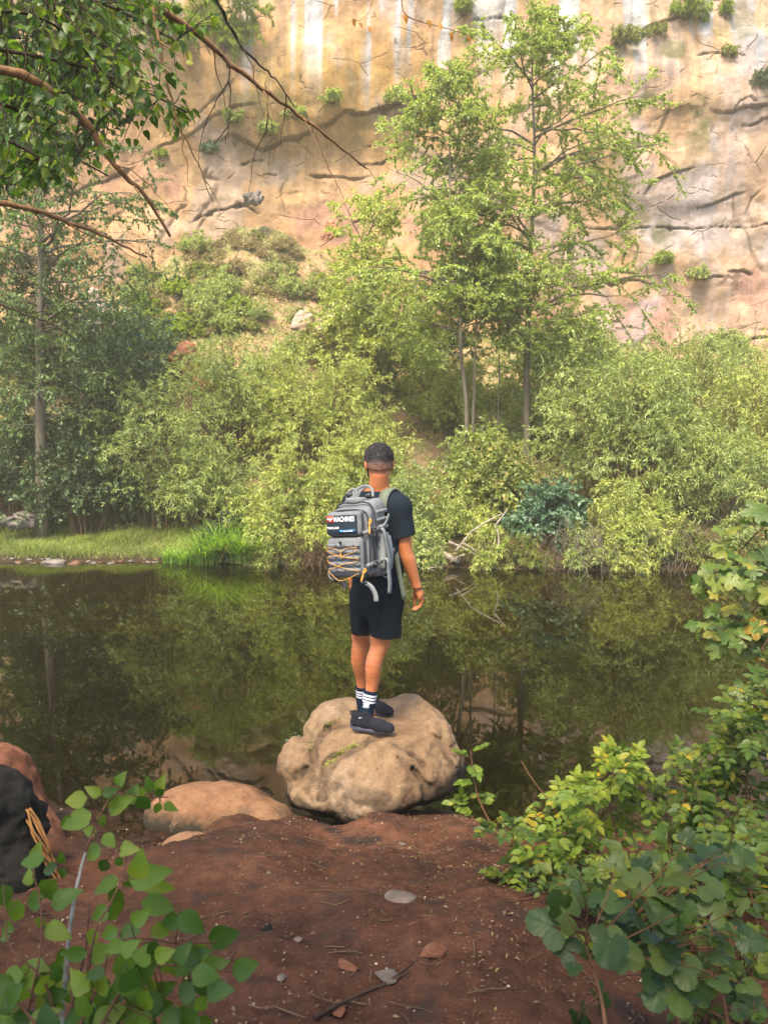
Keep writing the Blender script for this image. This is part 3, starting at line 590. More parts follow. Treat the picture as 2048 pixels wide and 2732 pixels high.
tree("broadleaf_tree", "big dark trunked tree at the left with sparse layered branches", [(112, 1375), (108, 1200), (106, 1000), (104, 800), (102, 600), (98, 400), (100, 200), (104, 80)], 16.6, .13,
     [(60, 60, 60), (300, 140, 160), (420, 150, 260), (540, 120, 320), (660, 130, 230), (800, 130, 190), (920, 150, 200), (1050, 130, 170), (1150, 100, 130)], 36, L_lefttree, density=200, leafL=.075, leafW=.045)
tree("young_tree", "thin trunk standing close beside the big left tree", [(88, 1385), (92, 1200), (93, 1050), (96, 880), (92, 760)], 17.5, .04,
     [(720, 80, 60), (850, 120, 90), (980, 120, 90)], 37, L_dark, density=350)

# ---- slope cover: small shrubs one can tell apart, plus uncountable undergrowth
def shrub_proto(name, label, seed, R, H, n, mat, L, W, group, **kw):
    return willow(name, label, (0, 0, -50), R, H, seed, nstem=14, nleaf=n, mat=mat, leafL=L, leafW=W, cat="shrub", group=group, shoots=6, **kw)
rng = np.random.default_rng(5)
protos = [("small_shrub", "small green shrub scattered on the slope under the cliff", 41, .55, .45, 2400, L_shrub, .06, .035, "green shrubs dotted over the slope"),
          ("dry_shrub", "small brownish half dry shrub on the slope under the cliff", 42, .5, .40, 1500, L_dry, .055, .03, "half dry shrubs dotted over the slope"),
          ("fern_clump", "bright yellow green fern clump on the left part of the slope", 43, .6, .45, 2600, L_fern, .07, .028, "bright ferns on the left part of the slope"),
          ("weed_clump", "pale feathery weed clump on the slope above the willows", 44, .5, .75, 2200, L_willow, .07, .018, "pale weed clumps on the slope")]
pr = [shrub_proto(*a) for a in protos]
def scatter_on_hill(root, n, pxr, pyr, dens, smin=.6, smax=1.3):
    first = True; k = 0; tries = 0
    while k < n and tries < 4000:
        tries += 1; y = rng.uniform(18, 26.6); x = rng.uniform(-11, 12); z = hz(x, y); u, v = to_px(np.array([x, y, z]))
        if not (pxr[0] < u < pxr[1] and pyr[0] < v < pyr[1]) or not dens(u, v): continue
        s = rng.uniform(smin, smax); o = root if first else dup(root); o.location = (x, y, z-.02); o.rotation_euler = (0, 0, rng.uniform(0, 6.28)); o.scale = (s, s, s*rng.uniform(.8, 1.2)); first = False; k += 1
scatter_on_hill(pr[0], 95, (-40, 2080), (560, 1150), lambda u, v: True, .4, 1.05)
scatter_on_hill(pr[1], 110, (330, 960), (570, 900), lambda u, v: not (640 < u < 900 and v > 800), .4, .9)
scatter_on_hill(pr[2], 26, (330, 640), (760, 990), lambda u, v: abs((v-860)+(u-450)*.35) < 90, .6, 1.1)
scatter_on_hill(pr[3], 60, (300, 2080), (560, 1100), lambda u, v: True)
# undergrowth as one mass
L_scrub = mat_leaf("scrub_leaf", [(0, (.14, .13, .05)), (.3, (.33, .22, .13)), (.5, (.24, .27, .08)), (1, (.40, .42, .13))], .3, .6)
n = 120000; y = 17.0+9.8*rng.random(n); x = rng.uniform(-13, 13, n); d = fbm(np.stack([x*.9, y*.9, 0*x], -1), 3, 19); keep = d > -.45; x, y = x[keep], y[keep]
ps = np.stack([x, y, hill_z(x, y)+rng.uniform(0, .30, len(x))*np.clip(.4+fbm(np.stack([x*2, y*2, 0*x], -1), 2, 9), .1, 1.4)], -1); mb = MB(); nn = len(x)
place_leaves(mb, ps, norm(rdir(nn, rng)+UP*.5), norm(UP+rdir(nn, rng)*.8), rng.uniform(.05, .11, nn), rng.uniform(.02, .05, nn), FAR)
tag(mb.build("undergrowth", L_scrub, smooth=False), "green and tan ground cover over the slope below the cliff", "undergrowth", kind="stuff")

# ---- plants growing on the cliff
CP = [("yellow green shrub hanging over the top of the cliff", 560, 70, 1.9, 2.6, 16000, L_fern, 1.0), ("leafy shrub hanging from the cliff edge beside the overhanging crown", 420, 40, 1.9, 2.4, 14000, L_fern, .9),
      ("round green plant on the arched ledge under the pale streak", 886, 262, .38, .36, 900, L_tree, 1), ("leafy plant on the arched ledge left of the branch tip", 622, 312, .45, .35, 900, L_tree, .9),
      ("small plant in the corner where the arched ledge bends", 715, 340, .35, .3, 700, L_tree, 1), ("plant tucked under the main bare branch on the arched ledge", 785, 300, .42, .38, 900, L_tree, 1),
      ("plant hanging from the arched ledge beside the tree crown", 1060, 262, .5, .45, 1200, L_tree, 1), ("small tuft below the arched ledge", 560, 395, .35, .3, 600, L_blue, .8),
      ("grassy tuft hanging from the very top of the cliff near the middle", 1235, 22, .42, .6, 1500, L_fern, .8), ("large grassy cushion at the top of the cliff on the right", 1835, 30, .65, .6, 3000, L_fern, 1),
      ("narrow hanging tuft right of the large grassy cushion", 1932, 28, .25, .55, 1000, L_fern, .8), ("mossy plants on the slanting ledge below the grassy cushion", 1665, 105, .65, .5, 2200, L_shrub, 1),
      ("moss draped along the slanting ledge", 1745, 82, .4, .25, 900, L_shrub, .6), ("dull green tuft on the right wall", 1935, 140, .4, .2, 700, L_shrub, .7),
      ("spiky green tuft in the middle of the right wall", 1765, 690, .32, .35, 900, L_fern, 1), ("grass tuft on the small dark ledge at the right", 1852, 730, .4, .35, 900, L_willow, 1),
      ("grassy mound at the foot of the right wall", 1890, 925, .9, .7, 3500, L_willow, 1), ("dark green plant in the shaded crack under the right ledge", 2030, 215, .4, .6, 900, L_dark, .8),
      ("green tuft below the horizontal seam of the right wall", 1660, 590, .25, .2, 400, L_shrub, 1), ("tiny plant on the left end of the arched ledge", 430, 408, .22, .25, 350, L_fern, 1)]
for i, (lab, px, py, R, H, nl, mt, sc) in enumerate(CP):
    q = on_cliff(px, py); o = willow("cliff_plant", lab, (q[0], q[1]-.04, q[2]-H*.4), R, H, 60+i, nstem=14, nleaf=nl, mat=mt, leafL=.085*sc+.02, leafW=.035 if mt is not L_fern else .02, cat="plant", shoots=5, lean=(0, -R*.35), drape=.5)

# ---- trailing grass bank, sedge, stones, roots, log
def blades(n, pos, rng, h, w, lean=.5, K=5, dirs=None):
    d = norm(rng.normal(0, 1, (n, 3))*[1, 1, 0]+1e-6) if dirs is None else dirs; hh = h*rng.uniform(.55, 1.25, n); t = np.linspace(0, 1, K)[None, :, None]; ln = (lean*rng.uniform(.3, 1.5, n)*hh)[:, None, None]
    P = pos[:, None]+UP*t*hh[:, None, None]*(1-.35*t*np.minimum(ln/hh[:, None, None], 1.4))+d[:, None]*ln*t**2; sd_ = norm(np.cross(d, UP))[:, None]
    ww = (w*np.array([.8, 1, .9, .6, .08])[:K] if K == 5 else w*np.linspace(1, .1, K))[None, :, None]; V = np.stack([P-sd_*ww/2, P+sd_*ww/2], 2)
    b = (np.arange(n)*K*2)[:, None]+np.arange(K-1)[None]*2; F = np.stack([b, b+1, b+3, b+2], -1).reshape(-1, 4); return V.reshape(-1, 3), F
n = 34000; x = rng.uniform(-9, -2.6, n); dd = rng.random(n)**.8*2.2; y = shore_far(x)+.12+dd; mnd = .5+.9*np.clip(fbm(np.stack([x*1.3, y*1.6, 0*x], -1), 2, 4)+.3, 0, 1)
pos = np.stack([x, y, hill_z(x, y)-.01], -1); V, F = blades(n, pos, rng, .20*mnd, .010, 1.1, 4)
tag(make_mesh("grass", V, F, L_grass, smooth=False), "short green and straw grass on the low left bank", "grass", kind="stuff")
n = 9000; x = rng.uniform(-3, 8.5, n); y = shore_far(x)+.3+1.2*rng.random(n); pos = np.stack([x, y, hill_z(x, y)-.01], -1); V, F = blades(n, pos, rng, .22, .010, 1.0, 4)
tag(make_mesh("grass", V, F, L_grass, smooth=False), "thin dark grass under the willows along the far bank", "grass", kind="stuff")
def sedge(px, Y, h, n, seed, label):
    r = np.random.default_rng(seed); x = px_x(px, Y); root_z = max(hz(x, Y), 0)-.03; p = r.normal(0, .07, (n, 3))*[1.2, .6, 0]; V, F = blades(n, p, r, h*1.12, .022, .95, 5)
    o = make_mesh("sedge_clump", V, F, L_sedge, smooth=False); o.location = (x, Y-.12, root_z); tag(o, label, "sedge", "sedge clumps at the far waterline")
for a in [(487, 15.02, .42, 90, 1, "leftmost small sedge clump at the waterline"), (545, 15.0, .62, 210, 2, "sedge clump second from the left with arching blades"), (590, 15.1, .78, 300, 3, "tallest bright green sedge clump in the middle of the row"),
          (640, 15.0, .72, 260, 4, "dense sedge clump between the tallest one and the willow"), (685, 14.95, .55, 120, 5, "loose sedge clump below the pale yellow willow"), (728, 14.9, .48, 50, 6, "thin sedge tuft nearest the backpack"), (1318, 14.6, .6, 24, 8, "few upright blades among the dead branches"), (455, 15.15, .3, 90, 9, "short grassy tuft beside the row of sedge")]: sedge(*a)
# ================================================================== SDF MODELLING
def rc(a, b, ra, rb, k=.02, op='add', sc=None, yaw=0):
    """round cone; sc = depth squash along local y after yaw"""
    a, b = np.array(a, float), np.array(b, float); mx = max(ra, rb)+k+.02
    def f(P):
        A, B, Q = a, b, P
        if sc is not None:
            c, s = math.cos(yaw), math.sin(yaw)
            def T(p):
                q = p-a; return np.stack([(q[..., 0]*c+q[..., 1]*s), (-q[..., 0]*s+q[..., 1]*c)/sc, q[..., 2]], -1)
            Q = T(P); A = np.zeros(3); B = T(b)
        d = B-A; t = np.clip(((Q-A)@d)/max(d@d, 1e-9), 0, 1); return (np.linalg.norm(Q-A-t[..., None]*d, axis=-1)-(ra+(rb-ra)*t))*(1 if sc is None else min(1, sc)**.5)
    return (f, np.minimum(a, b)-mx*1.3, np.maximum(a, b)+mx*1.3, k, op)
def el(c, r, k=.02, op='add', yaw=0, pitch=0, roll=0):
    c = np.array(c, float); r = np.array(r, float); R = np.array((Matrix.Rotation(yaw, 3, 'Z') @ Matrix.Rotation(roll, 3, 'Y') @ Matrix.Rotation(pitch, 3, 'X')))
    def f(P):
        q = (P-c)@R; k0 = np.linalg.norm(q/r, axis=-1); k1 = np.linalg.norm(q/(r*r), axis=-1); return k0*(k0-1)/np.maximum(k1, 1e-6)
    m = r.max()+k+.02; return (f, c-m, c+m, k, op)
def sdf_mesh(prims, h, name, mat, parent=None, post=None, col=None, link=True):
    lo = np.min([p[1] for p in prims if p[4] == 'add'], 0)-2*h; hi = np.max([p[2] for p in prims if p[4] == 'add'], 0)+2*h
    n = np.ceil((hi-lo)/h).astype(int)+1; ax = [lo[i]+h*np.arange(n[i]) for i in range(3)]; D = np.full(n, .3, np.float32)
    for f, a, b, k, op in prims:
        i0 = np.clip(np.floor((a-lo)/h).astype(int), 0, n-1); i1 = np.clip(np.ceil((b-lo)/h).astype(int)+1, 1, n)
        if (i1 <= i0).any(): continue
        sl = tuple(slice(i0[j], i1[j]) for j in range(3)); P = np.stack(np.meshgrid(*[ax[j][sl[j]] for j in range(3)], indexing='ij'), -1)
        d = f(P); O = D[sl]
        if op == 'add': hh = np.clip(.5+.5*(O-d)/k, 0, 1); D[sl] = O*(1-hh)+d*hh-k*hh*(1-hh)
        elif op == 'sub': hh = np.clip(.5-.5*(O+d)/k, 0, 1); D[sl] = O*(1-hh)-d*hh+k*hh*(1-hh)
        elif op == 'cut': D[sl] = np.maximum(O, d)
    if post is not None:
        P = np.stack(np.meshgrid(*ax, indexing='ij'), -1); D = post(P, D)
    V, F = nets(D, lo, h); return make_mesh(name, V, [F], mat, parent, col=None, link=link)
def nets(D, lo, h):
    s = D < 0; n = np.array(D.shape)-1
    cnt = np.zeros(n, np.int8); acc = np.zeros(tuple(n)+(3,), np.float32)
    def corner(A, o): return A[o[0]:o[0]+n[0], o[1]:o[1]+n[1], o[2]:o[2]+n[2]]
    for ax_ in range(3):
        for u in (0, 1):
            for v in (0, 1):
                o = [0, 0, 0]; o[(ax_+1) % 3] = u; o[(ax_+2) % 3] = v; o2 = list(o); o2[ax_] = 1
                sa, sb = corner(s, o), corner(s, o2); m = sa != sb; a, b = corner(D, o)[m], corner(D, o2)[m]; t = a/(a-b)
                p = np.tile(np.array(o, np.float32), (len(t), 1)); p[:, ax_] = t; acc[m] += p; cnt[m] += 1
    M = cnt > 0; idx = np.full(n, -1, np.int64); idx[M] = np.arange(M.sum()); I = np.stack(np.nonzero(M), -1)
    V = (I+acc[M]/cnt[M][:, None])*h+lo; Fs = []
    for ax_ in range(3):
        a1, a2 = (ax_+1) % 3, (ax_+2) % 3; sa = np.moveaxis(s, (ax_, a1, a2), (0, 1, 2)); ix = np.moveaxis(idx, (ax_, a1, a2), (0, 1, 2))
        A = sa[:-1, 1:-1, 1:-1]; B = sa[1:, 1:-1, 1:-1]; m = A != B; i, j, k = np.nonzero(m)
        q = np.stack([ix[i, j, k], ix[i, j+1, k], ix[i, j+1, k+1], ix[i, j, k+1]], -1); fl = A[m]; q[~fl] = q[~fl][:, ::-1]; Fs.append(q)
    F = np.vstack(Fs); return V, F[(F >= 0).all(1)]
# ================================================================== ROCKS
def mat_rock(name, c1, c2, c3, darkc=(.03, .025, .018), zdark=None, ztop=.2, moss=0, sc=1.0, dirt=False, bs=.8):
    m, nt, out = mat_new(name); co = objco(nt); n1 = noise(nt, 2.2*sc, 5, .6, co); n2 = noise(nt, 14*sc, 8, .72, co); n3 = noise(nt, 60*sc, 4, .7, co); n4 = noise(nt, 5*sc, 4, .6, co, .6)
    c = ramp(nt, [(.3, c1), (.5, c2), (.7, c3)], n1.outputs[0]).outputs[0]
    c = mixc(nt, c, ramp(nt, [(.32, (.60, .57, .53)), (.66, (1.25, 1.24, 1.2))], n2.outputs[0]).outputs[0], .8, 'MULTIPLY')
    c = mixc(nt, c, tuple(x*.35 for x in c1), ramp(nt, [(.60, (0, 0, 0)), (.70, (.8, .8, .8))], n3.outputs[0]).outputs[0])
    g = N(nt, "ShaderNodeNewGeometry")
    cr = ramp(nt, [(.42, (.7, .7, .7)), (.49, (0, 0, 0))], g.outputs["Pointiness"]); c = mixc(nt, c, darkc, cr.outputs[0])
    if zdark is not None:   # dark foot: damp and algae, plus undercut shade painted in on the right
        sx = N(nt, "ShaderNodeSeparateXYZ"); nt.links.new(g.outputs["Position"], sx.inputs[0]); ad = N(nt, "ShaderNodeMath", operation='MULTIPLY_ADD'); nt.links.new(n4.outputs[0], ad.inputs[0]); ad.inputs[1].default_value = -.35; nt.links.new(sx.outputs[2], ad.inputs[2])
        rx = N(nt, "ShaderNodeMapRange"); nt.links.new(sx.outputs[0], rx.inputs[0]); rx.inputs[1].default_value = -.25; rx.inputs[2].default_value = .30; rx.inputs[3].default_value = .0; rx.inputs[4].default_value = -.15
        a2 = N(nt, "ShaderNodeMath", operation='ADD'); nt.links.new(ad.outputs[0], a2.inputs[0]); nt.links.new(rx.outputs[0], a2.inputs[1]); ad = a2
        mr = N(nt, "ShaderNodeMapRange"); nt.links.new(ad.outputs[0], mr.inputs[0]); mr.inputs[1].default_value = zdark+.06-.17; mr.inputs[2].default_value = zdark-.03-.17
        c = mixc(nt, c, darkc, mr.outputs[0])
    if dirt: va = N(nt, "ShaderNodeVertexColor", layer_name="dirt"); c = mixc(nt, c, (.045, .03, .02), va.outputs[0])  # darkens along the cracks and in the lower hollows
    c = mixc(nt, c, tuple(min(1, x*1.45) for x in c3), ramp(nt, [(.60, (0, 0, 0)), (.75, (.55, .55, .55))], noise(nt, 3.4*sc, 6, .75, co, 1.5).outputs[0]).outputs[0])
    n5 = noise(nt, 200*sc, 3, .7, co); c = mixc(nt, c, ramp(nt, [(.35, (.75, .74, .72)), (.65, (1.2, 1.2, 1.2))], n5.outputs[0]).outputs[0], .7, 'MULTIPLY')
    h = mixc(nt, mixc(nt, n2.outputs[0], n3.outputs[0], .4), n5.outputs[0], .15); princ(nt, out, c, .9, .15, bump(nt, h, bs, .022)); return m
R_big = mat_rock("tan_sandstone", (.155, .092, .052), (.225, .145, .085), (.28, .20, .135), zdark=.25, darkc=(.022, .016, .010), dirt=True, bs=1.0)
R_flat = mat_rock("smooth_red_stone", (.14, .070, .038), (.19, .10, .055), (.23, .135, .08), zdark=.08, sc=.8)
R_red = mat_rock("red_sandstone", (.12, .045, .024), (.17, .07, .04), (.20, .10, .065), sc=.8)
R_black = mat_rock("black_stone", (.007, .007, .007), (.011, .010, .009), (.016, .013, .010), sc=2)
R_peb = mat_plain("pebble_stone", (.12, .09, .07), .85, .2, 8, .45)
R_far = mat_plain("bank_stone", (.13, .11, .095), .85, .2, 3, .4)
R_farred = mat_plain("red_bank_stone", (.13, .065, .042), .85, .2, 3, .4)
def W(px, py, Y): return at(px, py, Y)
# big boulder: lobes in world space
pr_ = [el(W(1040, 1990, 5.02)+[0, 0, -.02], (.42, .46, .34), .10, roll=.06), el(W(1000, 2090, 4.75), (.36, .36, .28), .10), el(W(1120, 2050, 4.95), (.27, .40, .29), .09),
       el(W(905, 1935, 5.15), (.25, .30, .155), .018, roll=-.35), el(W(905, 2050, 4.85), (.255, .30, .235), .022, roll=-.3), el(W(803, 2030, 4.95), (.155, .24, .15), .016, roll=-.3),
       el(W(870, 2115, 4.70), (.24, .22, .13), .03), el(W(990, 2170, 4.50), (.17, .14, .12), .03), el(W(800, 2110, 4.82), (.12, .18, .12), .03)]
fp_ = np.array([at(940, 1950, 4.80), at(1050, 1963, 4.70), at(962, 1897, 5.12), at(1044, 1918, 5.04)]); FZ = np.linalg.lstsq(np.column_stack([np.ones(4), fp_[:, 0], fp_[:, 1]]), fp_[:, 2], rcond=None)[0]; print("FZ", FZ, fp_)
def rock_post(P, D):
    q = P*np.array([1, 1, 1.])
    D = D+.022*fbm(q*4.2, 3, 201)+.010*fbm(q*13, 3, 207)-.018*(1-np.abs(vnoise(q*5.5, 208)))*sm(P[..., 0], -.05, .25)+.010
    # weathered pits and slanting joints
    g = fbm(q*np.array([6, 6, 9.]), 3, 211); D = D+.016*np.clip(g-.35, 0, 1)
    j = q[..., 0]*.75+q[..., 2]*.9+.03*fbm(q*3, 2, 220)
    for c0, a in ((.80, .016), (.93, .012)): D = D+a*np.exp(-((j-c0)/.012)**2)*(q[..., 0] > .12)*(q[..., 1] < 5.1)
    D = np.maximum(D, .04-P[..., 2]-.5)
    # undercut below the right front
    D = D+.09*sm(P[..., 2], .34, .2)*sm(P[..., 0], -.15, .15)
    m_ = np.abs(D) < .05; Pm = P[m_]; Dm = D[m_]; jn = 1+.5*vnoise(Pm*22, 261)
    for cv_, rr_ in CK: Dm = np.maximum(Dm, rr_*jn-cv_(Pm))
    D = D.copy(); D[m_] = Dm
    # worn flat patch where the feet stand
    pl = P[..., 2]-(FZ[0]+FZ[1]*P[..., 0]+FZ[2]*P[..., 1]+.004*fbm(q*9, 2, 231)); near = sm(np.hypot(P[..., 0]+.03, P[..., 1]-4.92), .62, .22); pl = pl-.25*(1-near)
    k_ = .05; hh = np.clip(.5-.5*(D-pl)/k_, 0, 1); return D*(1-hh)+pl*hh+k_*hh*(1-hh)
def ev(prims, P):
    D = np.full(P.shape[:-1], .3)
    for f, a, b, k, op in prims: d = f(P); hh = np.clip(.5+.5*(D-d)/k, 0, 1); D = D*(1-hh)+d*hh-k*hh*(1-hh)
    return D
def hit(px, py, prims, y0=4.0, y1=5.6):
    Y = np.linspace(y0, y1, 320); P = np.array([at(px, py, y) for y in Y]); D = ev(prims, P); i = np.argmax(D < 0); return P[i]
CK = []
for pts, r0 in [([(1008, 1955), (955, 1985), (900, 2012), (868, 2050), (856, 2095), (862, 2130)], .036), ([(930, 1918), (912, 1925), (880, 1936), (848, 1962), (838, 1990), (832, 2040)], .036), ([(832, 2040), (812, 2056), (790, 2075)], .026), ([(1040, 1975), (1085, 2003), (1130, 2040)], .016), ([(1100, 2050), (1120, 2075), (1150, 2100)], .018), ([(1175, 1985), (1195, 2020), (1220, 2065)], .013), ([(1060, 2020), (1075, 2040), (1100, 2030)], .008), ([(905, 2150), (925, 2120), (935, 2100)], .014), ([(1120, 1895), (1085, 1912), (1050, 1908)], .008)]:
    for (a, b) in zip(pts[:-1], pts[1:]):
        p0, p1 = hit(*a, pr_), hit(*b, pr_); CK.append(((lambda P, A_=p0, B_=p1: (lambda d: np.linalg.norm(P-A_-np.clip(((P-A_)@d)/(d@d), 0, 1)[..., None]*d, axis=-1))(B_-A_)), r0))
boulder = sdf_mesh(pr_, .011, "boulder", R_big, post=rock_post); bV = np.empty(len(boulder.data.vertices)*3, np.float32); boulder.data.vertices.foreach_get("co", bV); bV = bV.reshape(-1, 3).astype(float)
fac = np.min([np.maximum(cv_(bV)-rr_*1.0, 0) for cv_, rr_ in CK], 0); dirt = np.exp(-(fac/(.010+.010*np.clip(vnoise(bV*9, 5)+.5, 0, 1)))**1.2)*(.55+.45*vnoise(bV*20, 6)).clip(0, 1)  # mask for darkening put into the colour along the crack lines
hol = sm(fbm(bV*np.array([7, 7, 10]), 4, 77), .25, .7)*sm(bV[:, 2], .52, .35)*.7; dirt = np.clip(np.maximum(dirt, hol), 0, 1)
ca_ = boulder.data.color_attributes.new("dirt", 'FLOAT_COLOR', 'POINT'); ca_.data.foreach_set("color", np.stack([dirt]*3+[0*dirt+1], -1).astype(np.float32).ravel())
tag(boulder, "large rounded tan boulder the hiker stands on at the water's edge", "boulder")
bv = np.empty(len(boulder.data.vertices)*3, np.float32); boulder.data.vertices.foreach_get("co", bv); bv = bv.reshape(-1, 3)
def top_z(x, y, r=.03):
    m = (np.abs(bv[:, 0]-x) < r) & (np.abs(bv[:, 1]-y) < r); return float(bv[m, 2].max()) if m.any() else .6
def blob(name, label, cat, prims, h, mat, amp=.02, f=5., seed=1, group=None):
    o = sdf_mesh(prims, h, name, mat, post=lambda P, D: D+amp*fbm(P*f, 3, seed)+amp*.35*fbm(P*f*4, 2, seed+3)); return tag(o, label, cat, group)
blob("boulder", "low smooth reddish boulder left of the big tan boulder", "boulder", [el(W(590, 2150, 4.95)+[0, 0, -.04], (.38, .26, .17), .08, roll=.05), el(W(500, 2150, 4.92)+[0, 0, -.08], (.28, .22, .17), .08), el(W(690, 2165, 4.8)+[0, 0, -.10], (.28, .2, .15), .06)], .014, R_flat, .012, 3.5, 5)
blob("rock", "half buried smooth rock in the dirt below the low reddish boulder", "rock", [el(W(510, 2250, 4.05)+[0, 0, -.085], (.17, .22, .11), .04, yaw=.7)], .010, R_flat, .010, 5, 8)
blob("boulder", "slanted red sandstone boulder cut off by the left edge", "boulder", [rc(W(-60, 2040, 4.3)+[0, 0, -.25], W(120, 2240, 4.1)+[0, 0, -.20], .36, .13, .05), el(W(-120, 2130, 4.2)+[0, 0, -.2], (.42, .4, .50), .05), el(W(70, 2170, 4.25)+[0, 0, -.18], (.2, .2, .20), .04)], .014, R_red, .022, 5, 12)
blob("lump", "black stump in front of the slanted red boulder", "lump", [rc(W(-40, 2230, 3.35)+[0, 0, -.45], W(-25, 2130, 3.5), .22, .16, .03), rc(W(10, 2330, 3.3)+[0, 0, -.2], W(10, 2180, 3.5), .17, .15, .03), rc(W(60, 2330, 3.3)+[0, 0, -.2], W(48, 2240, 3.45), .12, .09, .03)], .010, R_black, .035, 7, 15)  # black mass set before the red boulder as its dark face
# splintered orange wood and fringe beside the black lump
mb = MB(); r_ = np.random.default_rng(8)
for i in range(16):
    a = W(75+r_.uniform(-12, 26), 2150+i*8+r_.uniform(-10, 10), 3.42); b = W(125+i*4+r_.uniform(-10, 10), 2250+i*9, 3.38); mb.tube(resample([a, (a+b)/2+r_.normal(0, .012, 3), b], 6), np.linspace(.007, .002, 6), 4)
B_orange = mat_bark("splintered_wood", (.10, .045, .015), (.30, .14, .045), 20, .3)
tag(mb.build("splintered_wood", B_orange), "splintered orange brown wood slivers beside the black stump", "wood splinters")
# individual stones on the dirt
def stone_mesh(seed, sub=3):
    bm = bmesh.new(); bmesh.ops.create_icosphere(bm, subdivisions=sub, radius=1); v = np.array([q.co[:] for q in bm.verts]); v *= (1+.30*fbm(v*1.1+seed*7.3, 3, seed)+.07*fbm(v*3.5, 2, seed+9))[:, None]
    for k in range(7):
        nn = norm(np.random.default_rng(seed*9+k).normal(0, 1, 3)); dd = v@nn; v -= np.clip(dd-.72, 0, 1)[:, None]*nn*.85
    v[:, 2] *= .6
    F = np.array([[l.vert.index for l in f.loops] for f in bm.faces]); bm.free(); return v, F
SM = [stone_mesh(i) for i in range(6)]
def stone(name, label, px, py, Y, sz, mat, k=0, group=None, sq=(1, 1, 1), z=None, rot=0.):
    v, F = SM[k % 6]; q = W(px, py, Y); gz = float(ground_z(np.array([q[0]]), np.array([q[1]]))[0]) if z is None else z
    o = make_mesh(name, v*np.array(sq)*sz, [F], mat); o.location = (q[0], q[1], gz+.22*sz); o.rotation_euler = (0, 0, rot); return tag(o, label, "stone", group)
def Yg_(py):   # depth where row py meets the near ground
    ys_ = np.linspace(1.2, 6, 400); v = to_px(np.stack([0*ys_, ys_, ground_z(0*ys_, ys_)], -1))[1]; return float(np.interp(-py, -v, ys_))
ST = [("grey rounded stone alone in the middle of the dirt", 1072, 2403, .052, R_peb, 0, (1.2, 1, .85)), ("dark little stone left of the grey rounded stone", 713, 2438, .022, R_black, 1, (1, 1, 1)), ("flat reddish stone in the dark dirt near the bottom middle", 925, 2566, .038, R_red, 2, (1.5, .8, .45)),
      ("small reddish stone right of the flat one", 1158, 2542, .035, R_red, 3, (1.4, .9, .7)), ("pale pebble left of the flat reddish stone", 752, 2590, .016, R_peb, 4, (1, 1, .8)), ("small pinkish pebble above the pale one", 794, 2475, .015, R_peb, 5, (1, 1, .8)),
      ("white pebble in the middle of the trodden dirt", 717, 2325, .012, R_peb, 1, (1, 1, .8)), ("pebble at the front corner of the big boulder", 1072, 2250, .016, R_peb, 2, (1.3, 1, .6)), ("tiny pale pebble beside the half buried rock", 580, 2254, .012, R_peb, 3, (1, 1, .7)),
      ("light chip of stone at the muddy edge left of the low boulder", 362, 2223, .026, R_peb, 4, (1.3, .8, .6)), ("dull brown stone near the lower right shrubs", 1105, 2478, .025, R_red, 5, (1, 1, .6)), ("flat brown stone at the bottom centre of the dirt", 905, 2680, .035, R_red, 0, (1.5, 1, .35)), ("brown stone right of the roots at the bottom", 1035, 2612, .03, R_peb, 3, (1.3, 1, .5))]
for i, (lab, px, py, sz, mt, k, sq) in enumerate(ST):
    if i in (2, 11): sz *= .7
    stone("stone", lab, px, py, Yg_(py), sz, mt, k, sq=sq, rot=i*1.3)
# gravel, bark crumbs and leaf litter nobody could count
r_ = np.random.default_rng(3); n = 9000; x = r_.uniform(-2.6, 2.6, n); y = r_.uniform(1.6, 5.0, n)
dens = sm(fbm(np.stack([x*1.2, y*1.2, 0*x], -1), 2, 70), -.6, .6)+.6*np.exp(-((y-4.15)/.35)**2)+.8*sm(x, -.2, .5)*sm(y, 3.3, 2.4); k = r_.random(n) < dens*.8; x, y = x[k], y[k]
v, F = stone_mesh(3, 1); n = len(x); s = .0018+.0055*r_.random(n)**4; sc = s[:, None, None]*r_.uniform(.6, 1.4, (n, 1, 3)); an = r_.uniform(0, 6.28, n)
Rz = np.stack([np.stack([np.cos(an), -np.sin(an), 0*an], -1), np.stack([np.sin(an), np.cos(an), 0*an], -1), np.stack([0*an, 0*an, 1+0*an], -1)], 1)
V = np.einsum('nij,nmj->nmi', Rz, v[None]*sc)+np.stack([x, y, ground_z(x, y)+s*.3], -1)[:, None]
G_mat, nt, out = mat_new("gravel_bits"); g = N(nt, "ShaderNodeNewGeometry"); princ(nt, out, ramp(nt, [(0, (.05, .025, .018)), (.5, (.17, .085, .055)), (.85, (.28, .18, .13)), (1, (.45, .38, .31))], g.outputs["Random Per Island"]).outputs[0], .9, .15)
tag(make_mesh("gravel", V, [(F[None]+(np.arange(n)*len(v))[:, None, None]).reshape(-1, 3)], G_mat, smooth=False), "fine gravel and grit scattered over the red dirt", "gravel", kind="stuff")
n = 3200; x = np.abs(r_.normal(0, 1.0, n))*r_.choice([-1, 1], n, p=[.25, .75])+.1; y = r_.uniform(1.7, 4.6, n); mb = MB(); p_ = np.stack([x, y, ground_z(x, y)+.004], -1)
place_leaves(mb, p_, norm(rdir(n, r_)*[1, 1, .15]), norm(UP+rdir(n, r_)*.35), r_.uniform(.006, .028, n), r_.uniform(.002, .009, n), FAR)
L_litter = mat_leaf("litter", [(0, (.05, .028, .015)), (.5, (.15, .085, .045)), (.9, (.17, .12, .065)), (1, (.30, .25, .09))], .1, .7)
tag(mb.build("leaf_litter", L_litter, smooth=False), "dead leaf scraps and twigs lying on the dirt", "leaf litter", kind="stuff")
